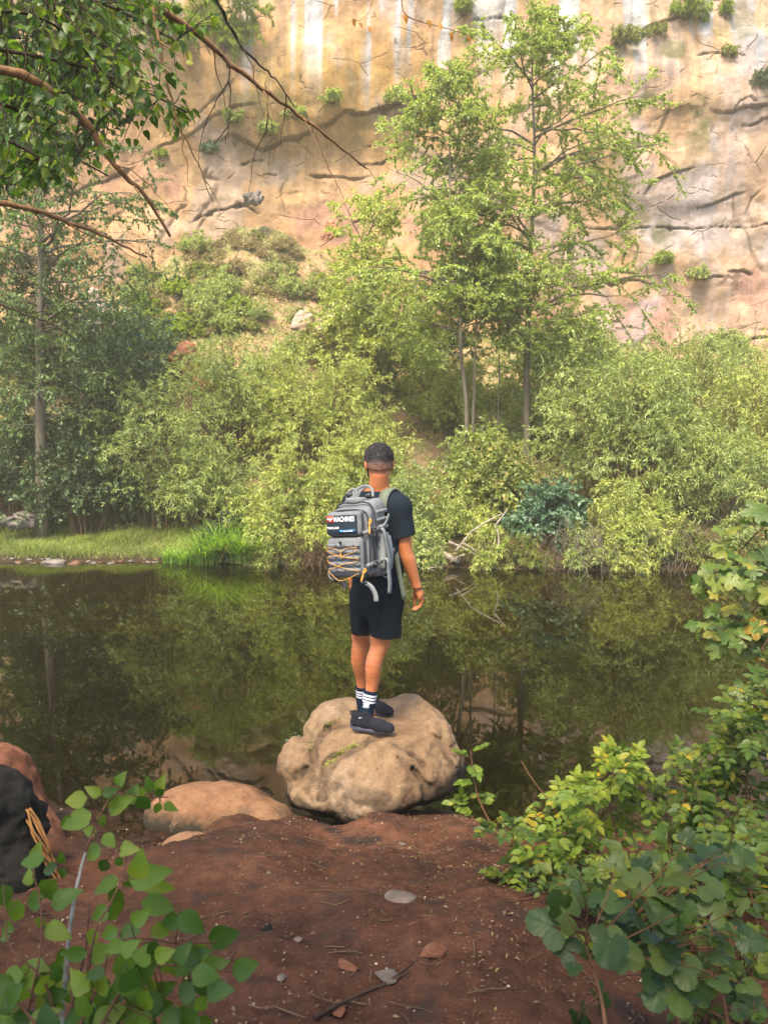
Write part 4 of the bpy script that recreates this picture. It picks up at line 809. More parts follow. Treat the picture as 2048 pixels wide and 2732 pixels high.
n = 420; x = r_.uniform(-1.6, 2.2, n); y = r_.uniform(1.7, 4.5, n); k = r_.random(n) < (.25+.75*sm(y, 3.2, 2.3)); x, y = x[k], y[k]; n = len(x); st = np.stack([x, y, ground_z(x, y)+.006], -1); TP_ = arcs(st, norm(rdir(n, r_)*[1, 1, .0]), r_.uniform(.03, .16, n), 5, r_, 0, .12); TP_[..., 2] = ground_z(TP_[..., 0], TP_[..., 1])+.010; V, F = tubes(TP_, np.full((n, 5), .0016)*r_.uniform(.6, 1.7, (n, 1)), 4)
tag(make_mesh("twig_litter", V, F, B_brown), "small dry twigs strewn over the dirt", "twigs", kind="stuff")
# exposed root with bark at the bottom
mb = MB(); 
for pts, r in [([(870, 2705), (960, 2650), (1060, 2620), (1150, 2560)], .006), ([(1010, 2640), (1090, 2590), (1140, 2545)], .004), ([(840, 2730), (900, 2680), (960, 2660)], .007)]:
    Q = np.array([W(a, b, Yg_(b)) for a, b in pts]); Q[:, 2] = ground_z(Q[:, 0], Q[:, 1])+.006; mb.tube(resample(Q, 14), np.linspace(r, r*.4, 14), 6)
tag(mb.build("tree_root", mat_bark("dark_root", (.02, .012, .008), (.06, .035, .02))), "thin dark root snaking across the dirt at the bottom", "root")
# stones along the far grassy waterline, red scree, outcrop, block
r_ = np.random.default_rng(12)
def far_stone(px, Y, sz, mat, k, label, group=None, zoff=0., sq=(1.3, 1, .8)):
    x = px_x(px, Y); return stone("stone", label, px, 1500, Y, sz, mat, k, group, sq, z=max(hz(x, Y), -.05)+zoff, rot=k*1.1)
far_stone(148, 14.98, .17, R_far, 0, "largest tan stone at the left waterline of the far bank", sq=(1.5, 1, .8)); far_stone(200, 14.95, .12, R_farred, 1, "reddish stone right of the largest tan one on the far waterline")
far_stone(250, 15.0, .07, R_far, 2, "small pale stone in the far waterline row right of the reddish one"); far_stone(632, 15.02, .06, R_farred, 3, "orange red stone at the waterline left of the sedge")
far_stone(552//2+20, 14.98, .08, R_far, 4, "bluish pale stone in the middle of the far left waterline"); far_stone(450, 15.25, .09, R_far, 5, "pale flat stone in the grass at the waterline")
for i in range(26): far_stone(r_.uniform(5, 440), r_.uniform(14.95, 15.2), r_.uniform(.025, .06), [R_far, R_farred][i % 2], i, "small stone in the row along the left far waterline", "small stones along the left far waterline")
for i in range(70):
    px = r_.uniform(250, 460); far_stone(px, r_.uniform(16.6, 17.6), r_.uniform(.04, .09), R_farred, i, "small red slab among the scree above the grassy bank", "red scree slabs above the grassy bank", sq=(1.5, 1, .5))
def outcrop(px, py, Y, rad, label, mat, seed, name="rock_outcrop", k=.05):
    q = W(px, py, Y); r = np.random.default_rng(seed); P = [el(q+r.uniform(-1, 1, 3)*np.array(rad)*[.6, .3, .5], np.array(rad)*r.uniform(.35, .65, 3), .02, yaw=r.uniform(-.5, .5), roll=r.uniform(-.6, .6)) for _ in range(7)]
    return blob(name, label, "rock", P, max(rad)/22, mat, .10, 2.2, seed)
R_pale = mat_rock("pale_outcrop", (.30, .18, .14), (.38, .26, .21), (.42, .34, .29), sc=.5); R_scar = mat_rock("red_scar", (.30, .09, .05), (.38, .14, .08), (.40, .20, .13), sc=.5)
outcrop(850, 880, 21.8, (.75, .5, .55), "pale pinkish rock outcrop on the slope above the willows", R_pale, 3)
outcrop(480, 955, 20.3, (.45, .35, .45), "brick red broken rock scar on the slope", R_scar, 4); outcrop(540, 1035, 19.5, (.35, .3, .25), "smaller red rock below the brick red scar", R_scar, 14)
outcrop(275, 830, 22.5, (.4, .4, .8), "pale broken rock rib right of the left tree's crown", R_pale, 6)
outcrop(682, 530, 26.2, (.3, .3, .28), "grey white angular block sitting on the top of the slope", R_far, 7, "rock"); outcrop(40, 1390, 16.4, (.45, .3, .16), "pale block of stone under the dark shrub at the left edge", R_far, 9, "rock")
outcrop(885, 615, 25.6, (.35, .3, .3), "layered rusty rock at the cliff foot behind the willow", R_scar, 19, "rock"); outcrop(1195, 795, 22.5, (.3, .3, .3), "pale rock behind the slim trunks on the slope", R_pale, 10, "rock")
# fallen log, bleached dead branches, tangled roots
mb = MB(); mb.tube(resample([W(1075, 1462, 14.9), W(1130, 1470, 14.75), W(1190, 1484, 14.6), W(1225, 1498, 14.45)], 12), np.linspace(.13, .05, 12), 8)
tag(mb.build("fallen_log", B_pale), "bleached fallen log lying at the far waterline behind the hiker's arm", "log")
def twigs(name, label, cat, n, pxr, Yr, zr, Lr, seed, r0, mat, droop=.6, kind=None, arch=.35):
    r = np.random.default_rng(seed); Y = r.uniform(*Yr, n); st = np.stack([px_x(r.uniform(*pxr, n), Y), Y, r.uniform(*zr, n)], -1); d = norm(np.stack([r.normal(0, .8, n), -np.abs(r.normal(.7, .4, n)), r.normal(arch, .4, n)], -1))
    P = arcs(st, d, r.uniform(*Lr, n), 9, r, droop, .16); P[..., 2] = np.maximum(P[..., 2], -.05); P2 = side_shoots(P, 3, r, .35*np.mean(Lr), 6, .3, .8, 0, .3, 1, .14)
    mb = MB(); V, F = tubes(P, np.linspace(r0, r0*.35, 9)[None]*r.uniform(.6, 1.4, (n, 1)), 4); mb.add(V, F); V, F = tubes(P2, np.linspace(r0*.5, r0*.25, 6)[None]*np.ones((len(P2), 1)), 3); mb.add(V, F)
    return tag(mb.build(name, mat), label, cat, kind=kind)
twigs("root_tangle", "tangle of bare grey roots and twigs hanging to the water under the right willows", "roots", 200, (1480, 1880), (14.4, 15.0), (.15, .75), (.5, 1.3), 1, .008, B_grey, .9, "stuff")
twigs("root_tangle", "bare brown twigs hanging over the water left of the hiker", "roots", 90, (690, 900), (14.6, 15.2), (.15, .6), (.4, .9), 2, .008, B_brown, .7, "stuff")
twigs("root_tangle", "thin brushwood under the middle willows at the waterline", "brushwood", 110, (1180, 1500), (14.4, 14.9), (.1, .5), (.4, .9), 3, .007, B_brown, .6, "stuff")
twigs("root_tangle", "brushwood under the far right bushes at the waterline", "brushwood", 90, (1840, 2080), (14.3, 14.8), (.1, .7), (.5, 1.1), 4, .009, B_brown, .7, "stuff")
mb = MB()
for a, b in [((1198, 1446), (1295, 1505)), ((1232, 1448), (1292, 1502)), ((1215, 1470), (1255, 1420)), ((1255, 1420), (1340, 1370)), ((1328, 1475), (1322, 1400)), ((1322, 1400), (1352, 1360)), ((1128, 1525), (1165, 1515)), ((1240, 1480), (1200, 1500))]:
    mb.tube(resample([W(*a, 14.35), (W(*a, 14.35)+W(*b, 14.4))/2+[.03, 0, .04], W(*b, 14.4)], 7), np.linspace(.022, .012, 7), 5)
tag(mb.build("dead_branches", B_pale), "crossed bleached dead branches at the waterline right of the fallen log", "branches")
# ================================================================== NEAR PLANTS
N_leaf = mat_leaf("big_shrub_leaf", [(0, (0.032, 0.076, 0.010)), (.4, (0.068, 0.136, 0.013)), (.75, (0.120, 0.192, 0.018)), (1, (0.192, 0.240, 0.028))], .45, .42, veins=True)
N_back = mat_leaf("canopy_leaf", [(0, (0.027, 0.061, 0.010)), (.5, (0.060, 0.115, 0.017)), (.85, (0.112, 0.176, 0.024)), (1, (0.210, 0.230, 0.036))], .5, .4, veins=True)
N_vine = mat_leaf("vine_leaf", [(0, (0.049, 0.090, 0.019)), (.5, (0.083, 0.128, 0.022)), (.82, (0.112, 0.158, 0.030)), (.97, (0.195, 0.180, 0.030)), (1, (.26, .17, .02))], .4, .42, veins=True)
N_rose = mat_leaf("leaflet_leaf", [(0, (0.036, 0.071, 0.008)), (.5, (0.069, 0.114, 0.013)), (.9, (0.121, 0.156, 0.017)), (.97, (0.161, 0.185, 0.017)), (1, (0.403, 0.271, 0.017))], .42, .42, veins=True)
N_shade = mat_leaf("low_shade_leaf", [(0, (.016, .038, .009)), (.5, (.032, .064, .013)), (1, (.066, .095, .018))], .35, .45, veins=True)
N_lime = mat_leaf("lime_leaflet", [(0, (0.072, 0.122, 0.014)), (.5, (0.144, 0.216, 0.022)), (.9, (0.216, 0.274, 0.032)), (1, (0.396, 0.302, 0.029))], .45, .42, veins=True)
B_twig = mat_bark("red_twig", (.07, .030, .018), (.15, .07, .035), 30, .3); B_branch = mat_bark("orange_branch", (.085, .045, .022), (.26, .14, .07), 22, .2)
B_white = mat_bark("lichen_stem", (.10, .07, .05), (.42, .38, .33), 60, .3); B_darkb = mat_bark("dark_branch", (.018, .012, .008), (.05, .032, .02), 20, .3)
T_ov = leaf_near(7, .22, .10, .025); T_ov2 = leaf_near(7, .35, .16, .04, pos=.34); T_rnd = leaf_near(6, .15, .08, .02, 1.0, .45); T_lob = leaf_lobed(5); T_lob3 = leaf_lobed(3); T_let = leaf_near(5, .12, .10, .0, 1.2, .48)
def reach_paths(skel, targets, rng, K=10, sag=.15, bend=.35):
    """twigs from the nearest skeleton point (N,3) to each target, leaving the skeleton gently"""
    d = np.linalg.norm(targets[:, None]-skel[None], axis=2)+.0; i = d.argmin(1); st = skel[i]; L = np.linalg.norm(targets-st, axis=1); t = np.linspace(0, 1, K)[None, :, None]
    mid = (st+targets)/2+rdir(len(st), rng)*(L*bend*.5)[:, None]+UP*(L*sag)[:, None]; return (1-t)**2*st[:, None]+2*t*(1-t)*mid[:, None]+t*t*targets[:, None]
def alt_leaves(mb, P, spacing, rng, tpl, L, W_, t0=.25, droop=.35, out=1.0, lj=.3, pet=.25, petmb=None, face=None, fr=.5):
    """alternate leaves on each path"""
    ln = np.linalg.norm(np.diff(P, axis=1), axis=2).sum(1); idx, tt, side = [], [], []
    for i, l in enumerate(ln):
        n = max(2, int(l*(1-t0)/spacing)); q = np.linspace(t0, 1, n); idx += [i]*n; tt += list(q); side += [(-1)**j for j in range(n)]
    idx, tt, side = np.array(idx), np.array(tt), np.array(side); pos, tg = along(P, idx, tt); n = len(idx)
    lat = norm(np.cross(tg, UP+rdir(n, rng)*.35))*side[:, None]; end = (tt > .97)[:, None]
    d = norm(np.where(end, tg, tg*.55+lat*out)+rdir(n, rng)*.25-UP*droop*rng.uniform(.2, 1.4, (n, 1))); nn = UP+rdir(n, rng)*fr
    if face is not None: nn = nn+np.array(face)
    ll = L*(1+lj*rng.uniform(-1, 1, n))*(1-.3*(tt > .9)); st = pos+d*(pet*ll)[:, None]
    if petmb is not None: V, F = tubes(np.stack([pos, (pos+st)/2-UP*.004, st], 1), np.full((n, 3), L*.018), 3); petmb.add(V, F)
    place_leaves(mb, st, d, norm(nn), ll, ll*W_/L, tpl); return mb
def px_path(pts, Y0, Y1=None, K=20):
    n = len(pts); Ys = np.linspace(Y0, Y0 if Y1 is None else Y1, n); return resample(np.array([at(p[0], p[1], y) for p, y in zip(pts, Ys)]), K)
CAMFACE = (0, -.55, .1)
# ---- overhanging branches, top left
def branch(label, pts, Y0, Y1, r0, r1, mat, seed, subs=0, name="overhanging_branch", group=None):
    r = np.random.default_rng(seed); P = px_path(pts, Y0, Y1, 26); P[1:-1] += r.normal(0, .0035, (24, 3)); root = thing(name, label, "branch", tuple(P[0]), group); P = P-P[0]
    mb = MB(); mb.tube(P, np.linspace(r0, r1, 26)*(1+.10*np.sin(np.arange(26)*1.9)), 9, 26); mb.build("limb", mat, root)
    if subs:
        S1 = side_shoots(P[None], subs, r, np.array([.35]), 8, .2, .7, -.1, .4, 1, .1); [MB().tube(s_, np.linspace(.0035, .001, 8), 4, 8).build("twig", mat, root) for s_ in S1]
    return root, P
b1, P1 = branch("thick curved orange brown branch sweeping down through the dark leaves", [(-60, 175), (60, 200), (140, 245), (230, 330), (310, 445), (395, 530), (455, 632)], 3.3, 3.7, .021, .006, B_branch, 1, 3)
b2, P2 = branch("long straight bare branch crossing in front of the ochre cliff", [(360, -40), (410, 10), (520, 85), (640, 190), (760, 280), (880, 370), (978, 450)], 3.6, 4.3, .017, .0045, B_branch, 2, 4)
b3, P3_ = branch("lower bare brown branch pointing right above the slope", [(-60, 528), (60, 552), (160, 585), (280, 630), (393, 686)], 3.4, 3.7, .014, .004, B_branch, 3, 3)
b4, P4 = branch("thin reddish twig hanging between the leaves and the long branch", [(405, -20), (425, 120), (450, 230), (475, 330), (515, 410), (545, 480), (570, 540)], 3.5, 3.7, .0085, .0015, B_branch, 4, 3)
b5, P5 = branch("thin dark twig running beside the upper part of the long branch", [(560, -30), (610, 60), (650, 130), (700, 175), (745, 225), (785, 285)], 3.6, 3.9, .008, .0022, B_darkb, 5, 2)
branch("short dark twig hanging from the long branch", [(580, 130), (606, 170), (615, 240), (612, 310), (602, 385)], 3.72, 3.75, .0045, .0015, B_darkb, 6, 2)
branch("very thin pale vine hanging down from the long branch", [(838, 345), (870, 430), (905, 500), (935, 575)], 4.1, 4.2, .003, .0012, B_branch, 7, 0)
branch("hair thin twig dangling left of the pale vine", [(710, 215), (715, 300), (735, 370), (728, 430)], 3.9, 3.95, .002, .001, B_darkb, 8, 2)
branch("brown twig crossing the left tree below the lower bare branch", [(-40, 800), (60, 835), (150, 870), (200, 905)], 5.0, 5.2, .008, .003, B_darkb, 9, 2)
# leafy crown of the overhanging tree
rng = np.random.default_rng(77); root = thing("overhanging_tree_crown", "dark backlit leafy crown hanging over the top left of the view", "tree crown", tuple(at(-100, 100, 3.2)))
o_ = at(-100, 100, 3.2)
limbs_ = [px_path([(-150, 60), (40, 30), (180, 90), (300, 220)], 3.1, 3.6, 14), px_path([(-120, -60), (120, -30), (300, 20), (470, 110)], 3.0, 3.7, 14), px_path([(-120, 240), (60, 300), (170, 400), (290, 470)], 3.2, 3.6, 14), px_path([(-100, 330), (30, 380), (120, 430)], 3.4, 3.6, 14), px_path([(-80, 120), (100, 150), (260, 190), (400, 250), (500, 300)], 3.5, 3.9, 14), px_path([(-60, -80), (150, -60), (330, -40)], 3.8, 4.2, 14)]
skel = np.vstack(limbs_)
poly_w = lambda u, v: (v < 560-.35*u) & (u < 610-.25*v) | ((u < 420) & (v < 300))
tg_ = []
while len(tg_) < 290:
    u, v = rng.uniform(-60, 600), rng.uniform(-70, 560)
    pr0 = 1.0 if (u < 430 and v < 430-.4*u) else .28
    if v > 300+.2*u and u > 330: pr0 *= .25
    if poly_w(u, v) and rng.random() < pr0: tg_.append(at(u, v, rng.uniform(3.0, 4.4)))
tg_ = np.array(tg_); TP = reach_paths(skel, tg_, rng, 10, .12)
wd = MB(); V, F = tubes(np.array(limbs_)-o_, np.linspace(.010, .003, 14)[None]*np.ones((len(limbs_), 1)), 6); wd.add(V, F); V, F = tubes(TP-o_, np.linspace(.0035, .0012, 10)[None]*np.ones((len(TP), 1)), 4); wd.add(V, F)
lf = alt_leaves(MB(), TP-o_, .036, rng, T_ov2, .046, .035, .25, .7, petmb=wd, face=(0, .1, 0), fr=.9); wd.build("twigs", B_darkb, root); lf.build("foliage", N_back, root)
# second, farther leafy crown behind it (same tree group further out)
rng = np.random.default_rng(79); root = thing("overhanging_tree_crown", "finer leafy branches behind the dark crown at the upper left edge", "tree crown", tuple(at(-150, 300, 8))); o_ = at(-150, 300, 8)
sk2 = [px_path([(-200, 320), (50, 300), (250, 180)], 8, 8.6, 14), px_path([(-200, 500), (40, 470), (200, 400)], 8, 8.6, 14), px_path([(-200, 80), (50, 100), (300, 60)], 8, 9, 14)]
tg_ = np.array([at(rng.uniform(-60, 360), rng.uniform(-50, 520), rng.uniform(7.5, 9.2)) for _ in range(330)]); tg_ = tg_[[(to_px(q)[1] < 600-.8*to_px(q)[0]) for q in tg_]]
TP = reach_paths(np.vstack(sk2), tg_, rng, 8, .1); wd = MB(); V, F = tubes(np.array(sk2)-o_, np.linspace(.022, .006, 14)[None]*np.ones((3, 1)), 6); wd.add(V, F); V, F = tubes(TP-o_, np.linspace(.006, .002, 8)[None]*np.ones((len(TP), 1)), 4); wd.add(V, F); wd.build("twigs", B_darkb, root)
make_leaves(TP-o_, 11000, rng, FAR, .075, .05, .2, .9, 0, 1.2, droop=.3).build("foliage", L_dark, root, smooth=False)
# orange leaves on a hanging twig at the top
r_ = np.random.default_rng(4); P = px_path([(1070, -30), (1078, 35), (1130, 60), (1200, 78), (1262, 98)], 4.0, 4.1, 16); root = thing("leafy_twig", "thin twig with a few orange leaves hanging in at the top middle", "twig", tuple(P[0])); o_ = P[0].copy(); wd = MB(); wd.tube(P-o_, np.linspace(.003, .0012, 16), 4, 16)
mb = MB(); ps = np.array([at(a, b, 4.05) for a, b in [(1143, 52), (1172, 66), (1203, 85), (1246, 95), (1080, 38), (958, 60), (985, 70), (945, 50)]])-o_; n = len(ps); place_leaves(mb, ps, norm(np.array([.3, 0, -1])+rdir(n, r_)*.4), norm(np.array([0, -1, .3])+rdir(n, r_)*.5), r_.uniform(.028, .045, n), r_.uniform(.016, .026, n), T_ov)
wd.tube(px_path([(1000, -30), (985, 30), (960, 55), (940, 50)], 4.02, 4.05, 10)-o_, .0012, 4, 10); wd.build("twig", B_twig, root); N_or = mat_leaf("orange_leaf", [(0, (.30, .12, .02)), (1, (.50, .26, .05))], .4, .5, veins=True); mb.build("leaves", N_or, root)

# ---- generic near shrub from pixel targets
def near_shrub(name, label, stems, targets, seed, tpl, L, W_, leafmat, spacing, stemmat=B_twig, r0=.006, cat="shrub", sag=.1, t0=.3, droop=.3, face=CAMFACE, pinnate=None, fr=.5, bend=.35, twr=.0022):
    r = np.random.default_rng(seed); SK = [px_path(p, a, b, 16) for p, a, b in stems]; o = SK[0][0].copy(); root = thing(name, label, cat, tuple(o)); wd = MB()
    for s in SK: wd.tube(s-o, np.linspace(r0, r0*.35, 16), 6, 16)
    T_ = np.array([at(u, v, y) for u, v, y in targets]); TP = reach_paths(np.vstack([s[2:] for s in SK]), T_, r, 9, sag, bend)-o
    TP = np.concatenate([TP]); V, F = tubes(TP, np.linspace(twr, twr*.5, 9)[None]*np.ones((len(TP), 1)), 4); wd.add(V, F); lf = MB()
    if pinnate:   # each twig carries compound leaves: rachis with paired leaflets
        nr, rl = pinnate; ll = np.linalg.norm(np.diff(TP, axis=1), axis=2).sum(1); idx = np.repeat(np.arange(len(TP)), nr); t = np.clip(np.tile(np.linspace(.35, 1, nr), len(TP))+r.uniform(-.08, .08, len(idx)), 0, 1); pos, tg = along(TP, idx, t)
        d = norm(tg*.6+rdir(len(idx), r)*.8+UP*.12); RP = arcs(pos, d, rl*r.uniform(.7, 1.2, len(idx)), 6, r, .25, .04); V, F = tubes(RP, np.full((len(RP), 6), .0009), 3); wd.add(V, F)
        for s_ in (-1, 1):
            for q in np.linspace(.28, .92, 4):
                ps, tg = along(RP, np.arange(len(RP)), np.full(len(RP), q)); lat = norm(np.cross(tg, UP))*s_; dd = norm(tg*.45+lat+rdir(len(RP), r)*.15); l_ = L*(1.1-.35*abs(q-.6))*r.uniform(.85, 1.15, len(RP)); place_leaves(lf, ps, dd, norm(UP+rdir(len(RP), r)*.3+np.array(face)), l_, l_*W_/L, tpl)
        ps, tg = along(RP, np.arange(len(RP)), np.full(len(RP), .99)); place_leaves(lf, ps, tg, norm(UP+rdir(len(RP), r)*.3+np.array(face)), L*1.15, W_*1.15, tpl)
    else: alt_leaves(lf, TP, spacing, r, tpl, L, W_, t0, droop, petmb=wd, face=face, fr=fr)
    wd.build("stems", stemmat, root); lf.build("foliage", leafmat, root); return root
def rt(r, n, u, v, y, f=None):
    out = []
    while len(out) < n:
        a, b = r.uniform(*u), r.uniform(*v)
        if f is None or f(a, b): out.append((a, b, r.uniform(*y)))
    return out
r_ = np.random.default_rng(21)
# vine at the right edge
near_shrub("vine", "vine with lobed yellow green leaves reaching in from the right edge", [([(2120, 1330), (2020, 1420), (1960, 1480), (1900, 1510)], 3.9, 4.0), ([(2120, 1520), (2040, 1600), (1980, 1650), (1940, 1670)], 3.8, 3.9), ([(2120, 1640), (2060, 1690), (2020, 1760), (2030, 1850)], 3.7, 3.7)],
    rt(r_, 105, (1830, 2110), (1350, 1900), (3.6, 4.3), lambda a, b: (b < 1560 and a > 1990-(b-1350)*.9 and a > 1820) or (1560 <= b < 1640 and a > 1910) or (1640 <= b < 1740 and a > 1850+.4*(b-1640)) or (b >= 1740 and a > 1985)), 1, T_lob, .105, .115, N_vine, .085, droop=.5, t0=.45, face=(0, -.8, .2), fr=.7, twr=.002)
# compound leaved shrubs, right middle
near_shrub("wild_rose_shrub", "shrub with rounded paired leaflets at the right edge above the big leaves", [([(2100, 2560), (2010, 2300), (1990, 2100), (2010, 1900)], 3.0, 3.2), ([(2000, 2500), (1900, 2300), (1850, 2150), (1800, 2070)], 3.0, 3.2)],
    rt(r_, 95, (1740, 2090), (1750, 2420), (2.8, 3.5), lambda a, b: a > 2080-(b-1750)*.95 and a > 1760), 2, T_let, .036, .024, N_rose, .03, pinnate=(4, .13))
near_shrub("compound_leaved_shrub", "yellow green compound leaved shrub before the water right of the boulder", [([(1700, 2520), (1560, 2330), (1500, 2190), (1420, 2080), (1390, 2030)], 3.1, 3.4), ([(1640, 2480), (1590, 2330), (1530, 2200), (1480, 2140)], 3.0, 3.3), ([(1700, 2400), (1650, 2250), (1620, 2130), (1590, 2040)], 3.1, 3.4)],
    rt(r_, 46, (1330, 1700), (2010, 2420), (2.9, 3.5), lambda a, b: b > 2010 and a > 1380-(b-2010)*.1 and (b > 2120 or a < 1460 or a > 1520)), 3, T_let, .042, .026, N_lime, .03, pinnate=(4, .12))
near_shrub("compound_leaved_twig", "arching twig with bright lime leaflets overlapping the right side of the boulder", [([(1400, 2310), (1330, 2230), (1280, 2140), (1262, 2060), (1255, 2000)], 3.4, 3.7), ([(1330, 2230), (1270, 2190), (1215, 2160)], 3.5, 3.6)],
    [(1270, 2005, 3.6), (1240, 2035, 3.6), (1265, 2085, 3.6), (1275, 2125, 3.6), (1215, 2120, 3.6), (1235, 2155, 3.6), (1262, 2175, 3.55), (1300, 2150, 3.6), (1330, 2185, 3.5), (1190, 2010, 3.62)], 4, T_let, .038, .026, N_lime, .03, pinnate=(1, .085), cat="twig")
near_shrub("compound_leaved_twig", "low green sprig hanging in front of the dirt right of the boulder", [([(1460, 2370), (1400, 2280), (1360, 2220), (1330, 2180)], 3.2, 3.3)],
    rt(r_, 14, (1300, 1430), (2180, 2420), (3.1, 3.3)), 5, T_let, .040, .024, N_rose, .03, pinnate=(2, .10), cat="twig")
near_shrub("leafy_shrub", "dense mid green shrub filling the lower right behind the big blurred leaves", [([(1800, 2760), (1720, 2600), (1650, 2450), (1560, 2350)], 2.4, 2.9), ([(1950, 2760), (1900, 2560), (1850, 2400), (1800, 2270)], 2.4, 2.9), ([(2060, 2760), (2040, 2560), (2000, 2380)], 2.4, 2.8)],
    rt(r_, 165, (1440, 2090), (2180, 2640), (2.3, 3.0), lambda a, b: b > 2200+(1700-a)*.35 and b < 2480+(a-1440)*.35), 6, T_rnd, .050, .036, N_rose, .036, t0=.3)
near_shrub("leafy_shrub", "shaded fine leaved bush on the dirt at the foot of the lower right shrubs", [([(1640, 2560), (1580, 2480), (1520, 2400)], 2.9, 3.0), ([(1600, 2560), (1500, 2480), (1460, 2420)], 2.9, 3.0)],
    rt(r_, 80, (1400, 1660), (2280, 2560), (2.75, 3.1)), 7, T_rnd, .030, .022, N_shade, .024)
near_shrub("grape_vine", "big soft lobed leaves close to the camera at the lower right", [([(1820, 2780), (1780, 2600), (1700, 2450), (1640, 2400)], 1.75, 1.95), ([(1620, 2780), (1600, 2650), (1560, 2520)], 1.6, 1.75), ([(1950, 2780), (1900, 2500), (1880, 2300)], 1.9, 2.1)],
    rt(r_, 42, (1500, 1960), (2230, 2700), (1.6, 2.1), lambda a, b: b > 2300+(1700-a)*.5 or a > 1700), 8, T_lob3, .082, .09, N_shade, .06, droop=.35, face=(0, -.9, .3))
near_shrub("leafy_shrub", "rounded bright leaves on slim twigs in the bottom right corner", [([(2100, 2780), (2000, 2640), (1960, 2560), (1940, 2480)], 1.9, 2.1), ([(2040, 2780), (1900, 2700), (1850, 2660)], 1.9, 2.0)],
    rt(r_, 60, (1800, 2090), (2470, 2740), (1.8, 2.15)), 9, T_rnd, .040, .028, N_rose, .03)
near_shrub("seedling", "small bluish seedling growing from the dirt left of the lower right shrubs", [([(1232, 2500), (1225, 2460), (1240, 2420)], 2.95, 2.9)], [(1185, 2448, 2.9), (1265, 2400, 2.9), (1290, 2450, 2.9), (1215, 2470, 2.9), (1245, 2430, 2.9)], 10, T_rnd, .045, .028, N_shade, .03, cat="seedling", r0=.002)
near_shrub("seedling", "tiny green seedling just right of the bluish one", [([(1300, 2540), (1290, 2510), (1300, 2490)], 2.75, 2.75)], [(1275, 2500, 2.75), (1310, 2495, 2.75), (1330, 2510, 2.75)], 11, T_rnd, .022, .014, N_shade, .02, cat="seedling", r0=.0015)
near_shrub("water_plant", "pale green sprig at the waterline left of the boulder's top", [([(790, 1995), (780, 1975)], 5.2, 5.2)], [(770, 1972, 5.2), (790, 1968, 5.2), (760, 1985, 5.2), (800, 1978, 5.2), (785, 1960, 5.2)], 12, T_rnd, .03, .018, L_blue, .02, cat="plant", r0=.0015)
# moss and tiny weeds in the boulder's joints
r2 = np.random.default_rng(9); mp = []
for (x0, y0), (x1, y1), nn_ in [((955, 1985), (900, 2010), 60), ((905, 2010), (868, 2050), 50), ((862, 1935), (905, 1920), 30), ((835, 1990), (828, 2005), 14)]:
    t = r2.random(nn_); mp += list(zip(x0+(x1-x0)*t+r2.normal(0, 5, nn_), y0+(y1-y0)*t+r2.normal(0, 4, nn_)))
ps = []
for u, v in mp:
    for Y in np.linspace(4.4, 5.4, 60):
        q = at(u, v, Y)
        if q[2] <= top_z(q[0], q[1], .012): ps.append(q); break
ps = np.array(ps); mb = MB(); n = len(ps)
if n: place_leaves(mb, ps, norm(rdir(n, r2)+UP), norm(rdir(n, r2)+UP*.3), r2.uniform(.010, .024, n), r2.uniform(.005, .012, n), FAR); tag(mb.build("moss", L_fern, smooth=False), "bits of green moss and weeds in the joints of the big boulder", "moss", kind="stuff")
# ---- bottom left shrub: leaves laid out one by one (centre px, py, length px, angle deg of the tip, tone)
LV = [(666,372,70,60),(525,435,85,150),(430,483,110,185),(600,445,75,20),(655,500,130,25),(725,465,95,60),(770,440,80,170),(830,400,80,100),(885,400,85,60),(880,450,60,-70),(790,505,90,-60),(872,530,70,250),(940,520,70,-20),(440,585,145,200),(375,600,80,215),(565,595,70,-85),(498,662,80,180),(605,700,80,-40),(520,775,100,215),(712,748,95,15),(655,835,60,-60),(575,850,80,240),(343,805,65,80),(270,875,105,200),(185,820,130,190),(348,890,60,-110),(205,770,75,70),(160,920,80,100),(600,945,130,200),(775,850,150,80),(810,910,200,10),(870,960,150,-25),(645,1040,160,265),(715,960,80,-90),(265,990,160,230),(350,1040,150,30),(190,1050,120,210),(85,1100,140,250),(30,1010,120,280),(560,1110,100,200),(630,1120,110,-70),(860,1080,170,-20),(770,1140,100,30),(240,1200,150,270),(320,1200,140,-20),(1050,1160,160,-40),(950,1160,120,200),(610,1220,100,200),(715,1210,100,10),(515,1235,90,245),(880,1215,100,-30),(640,1290,110,200),(710,1310,100,40),(835,1320,130,240),(420,1330,130,180),(560,1330,120,20),(1225,1245,150,5),(1040,1350,190,30),(905,1420,180,250),(1000,1440,130,-60),(1180,1400,130,20),(1345,1425,130,10),(1120,1480,140,-80),(180,1440,200,190),(300,1440,110,200),(500,1490,130,240),(720,1430,120,220),(780,1540,160,-20),(640,1560,140,200),(360,1590,110,260),(440,1545,90,-30),(60,1600,200,250),(120,1680,200,0),(590,1700,160,20),(720,1680,170,200),(870,1640,150,-20),(960,1700,150,10),(1110,1620,90,-60),(230,1700,150,30),(420,1680,120,200),(1210,1520,140,15),(520,1600,120,30),(900,1530,120,20),(20,1230,130,200),(60,1480,160,200),(300,1560,130,20),(820,1720,150,240),(1040,1550,120,30)]
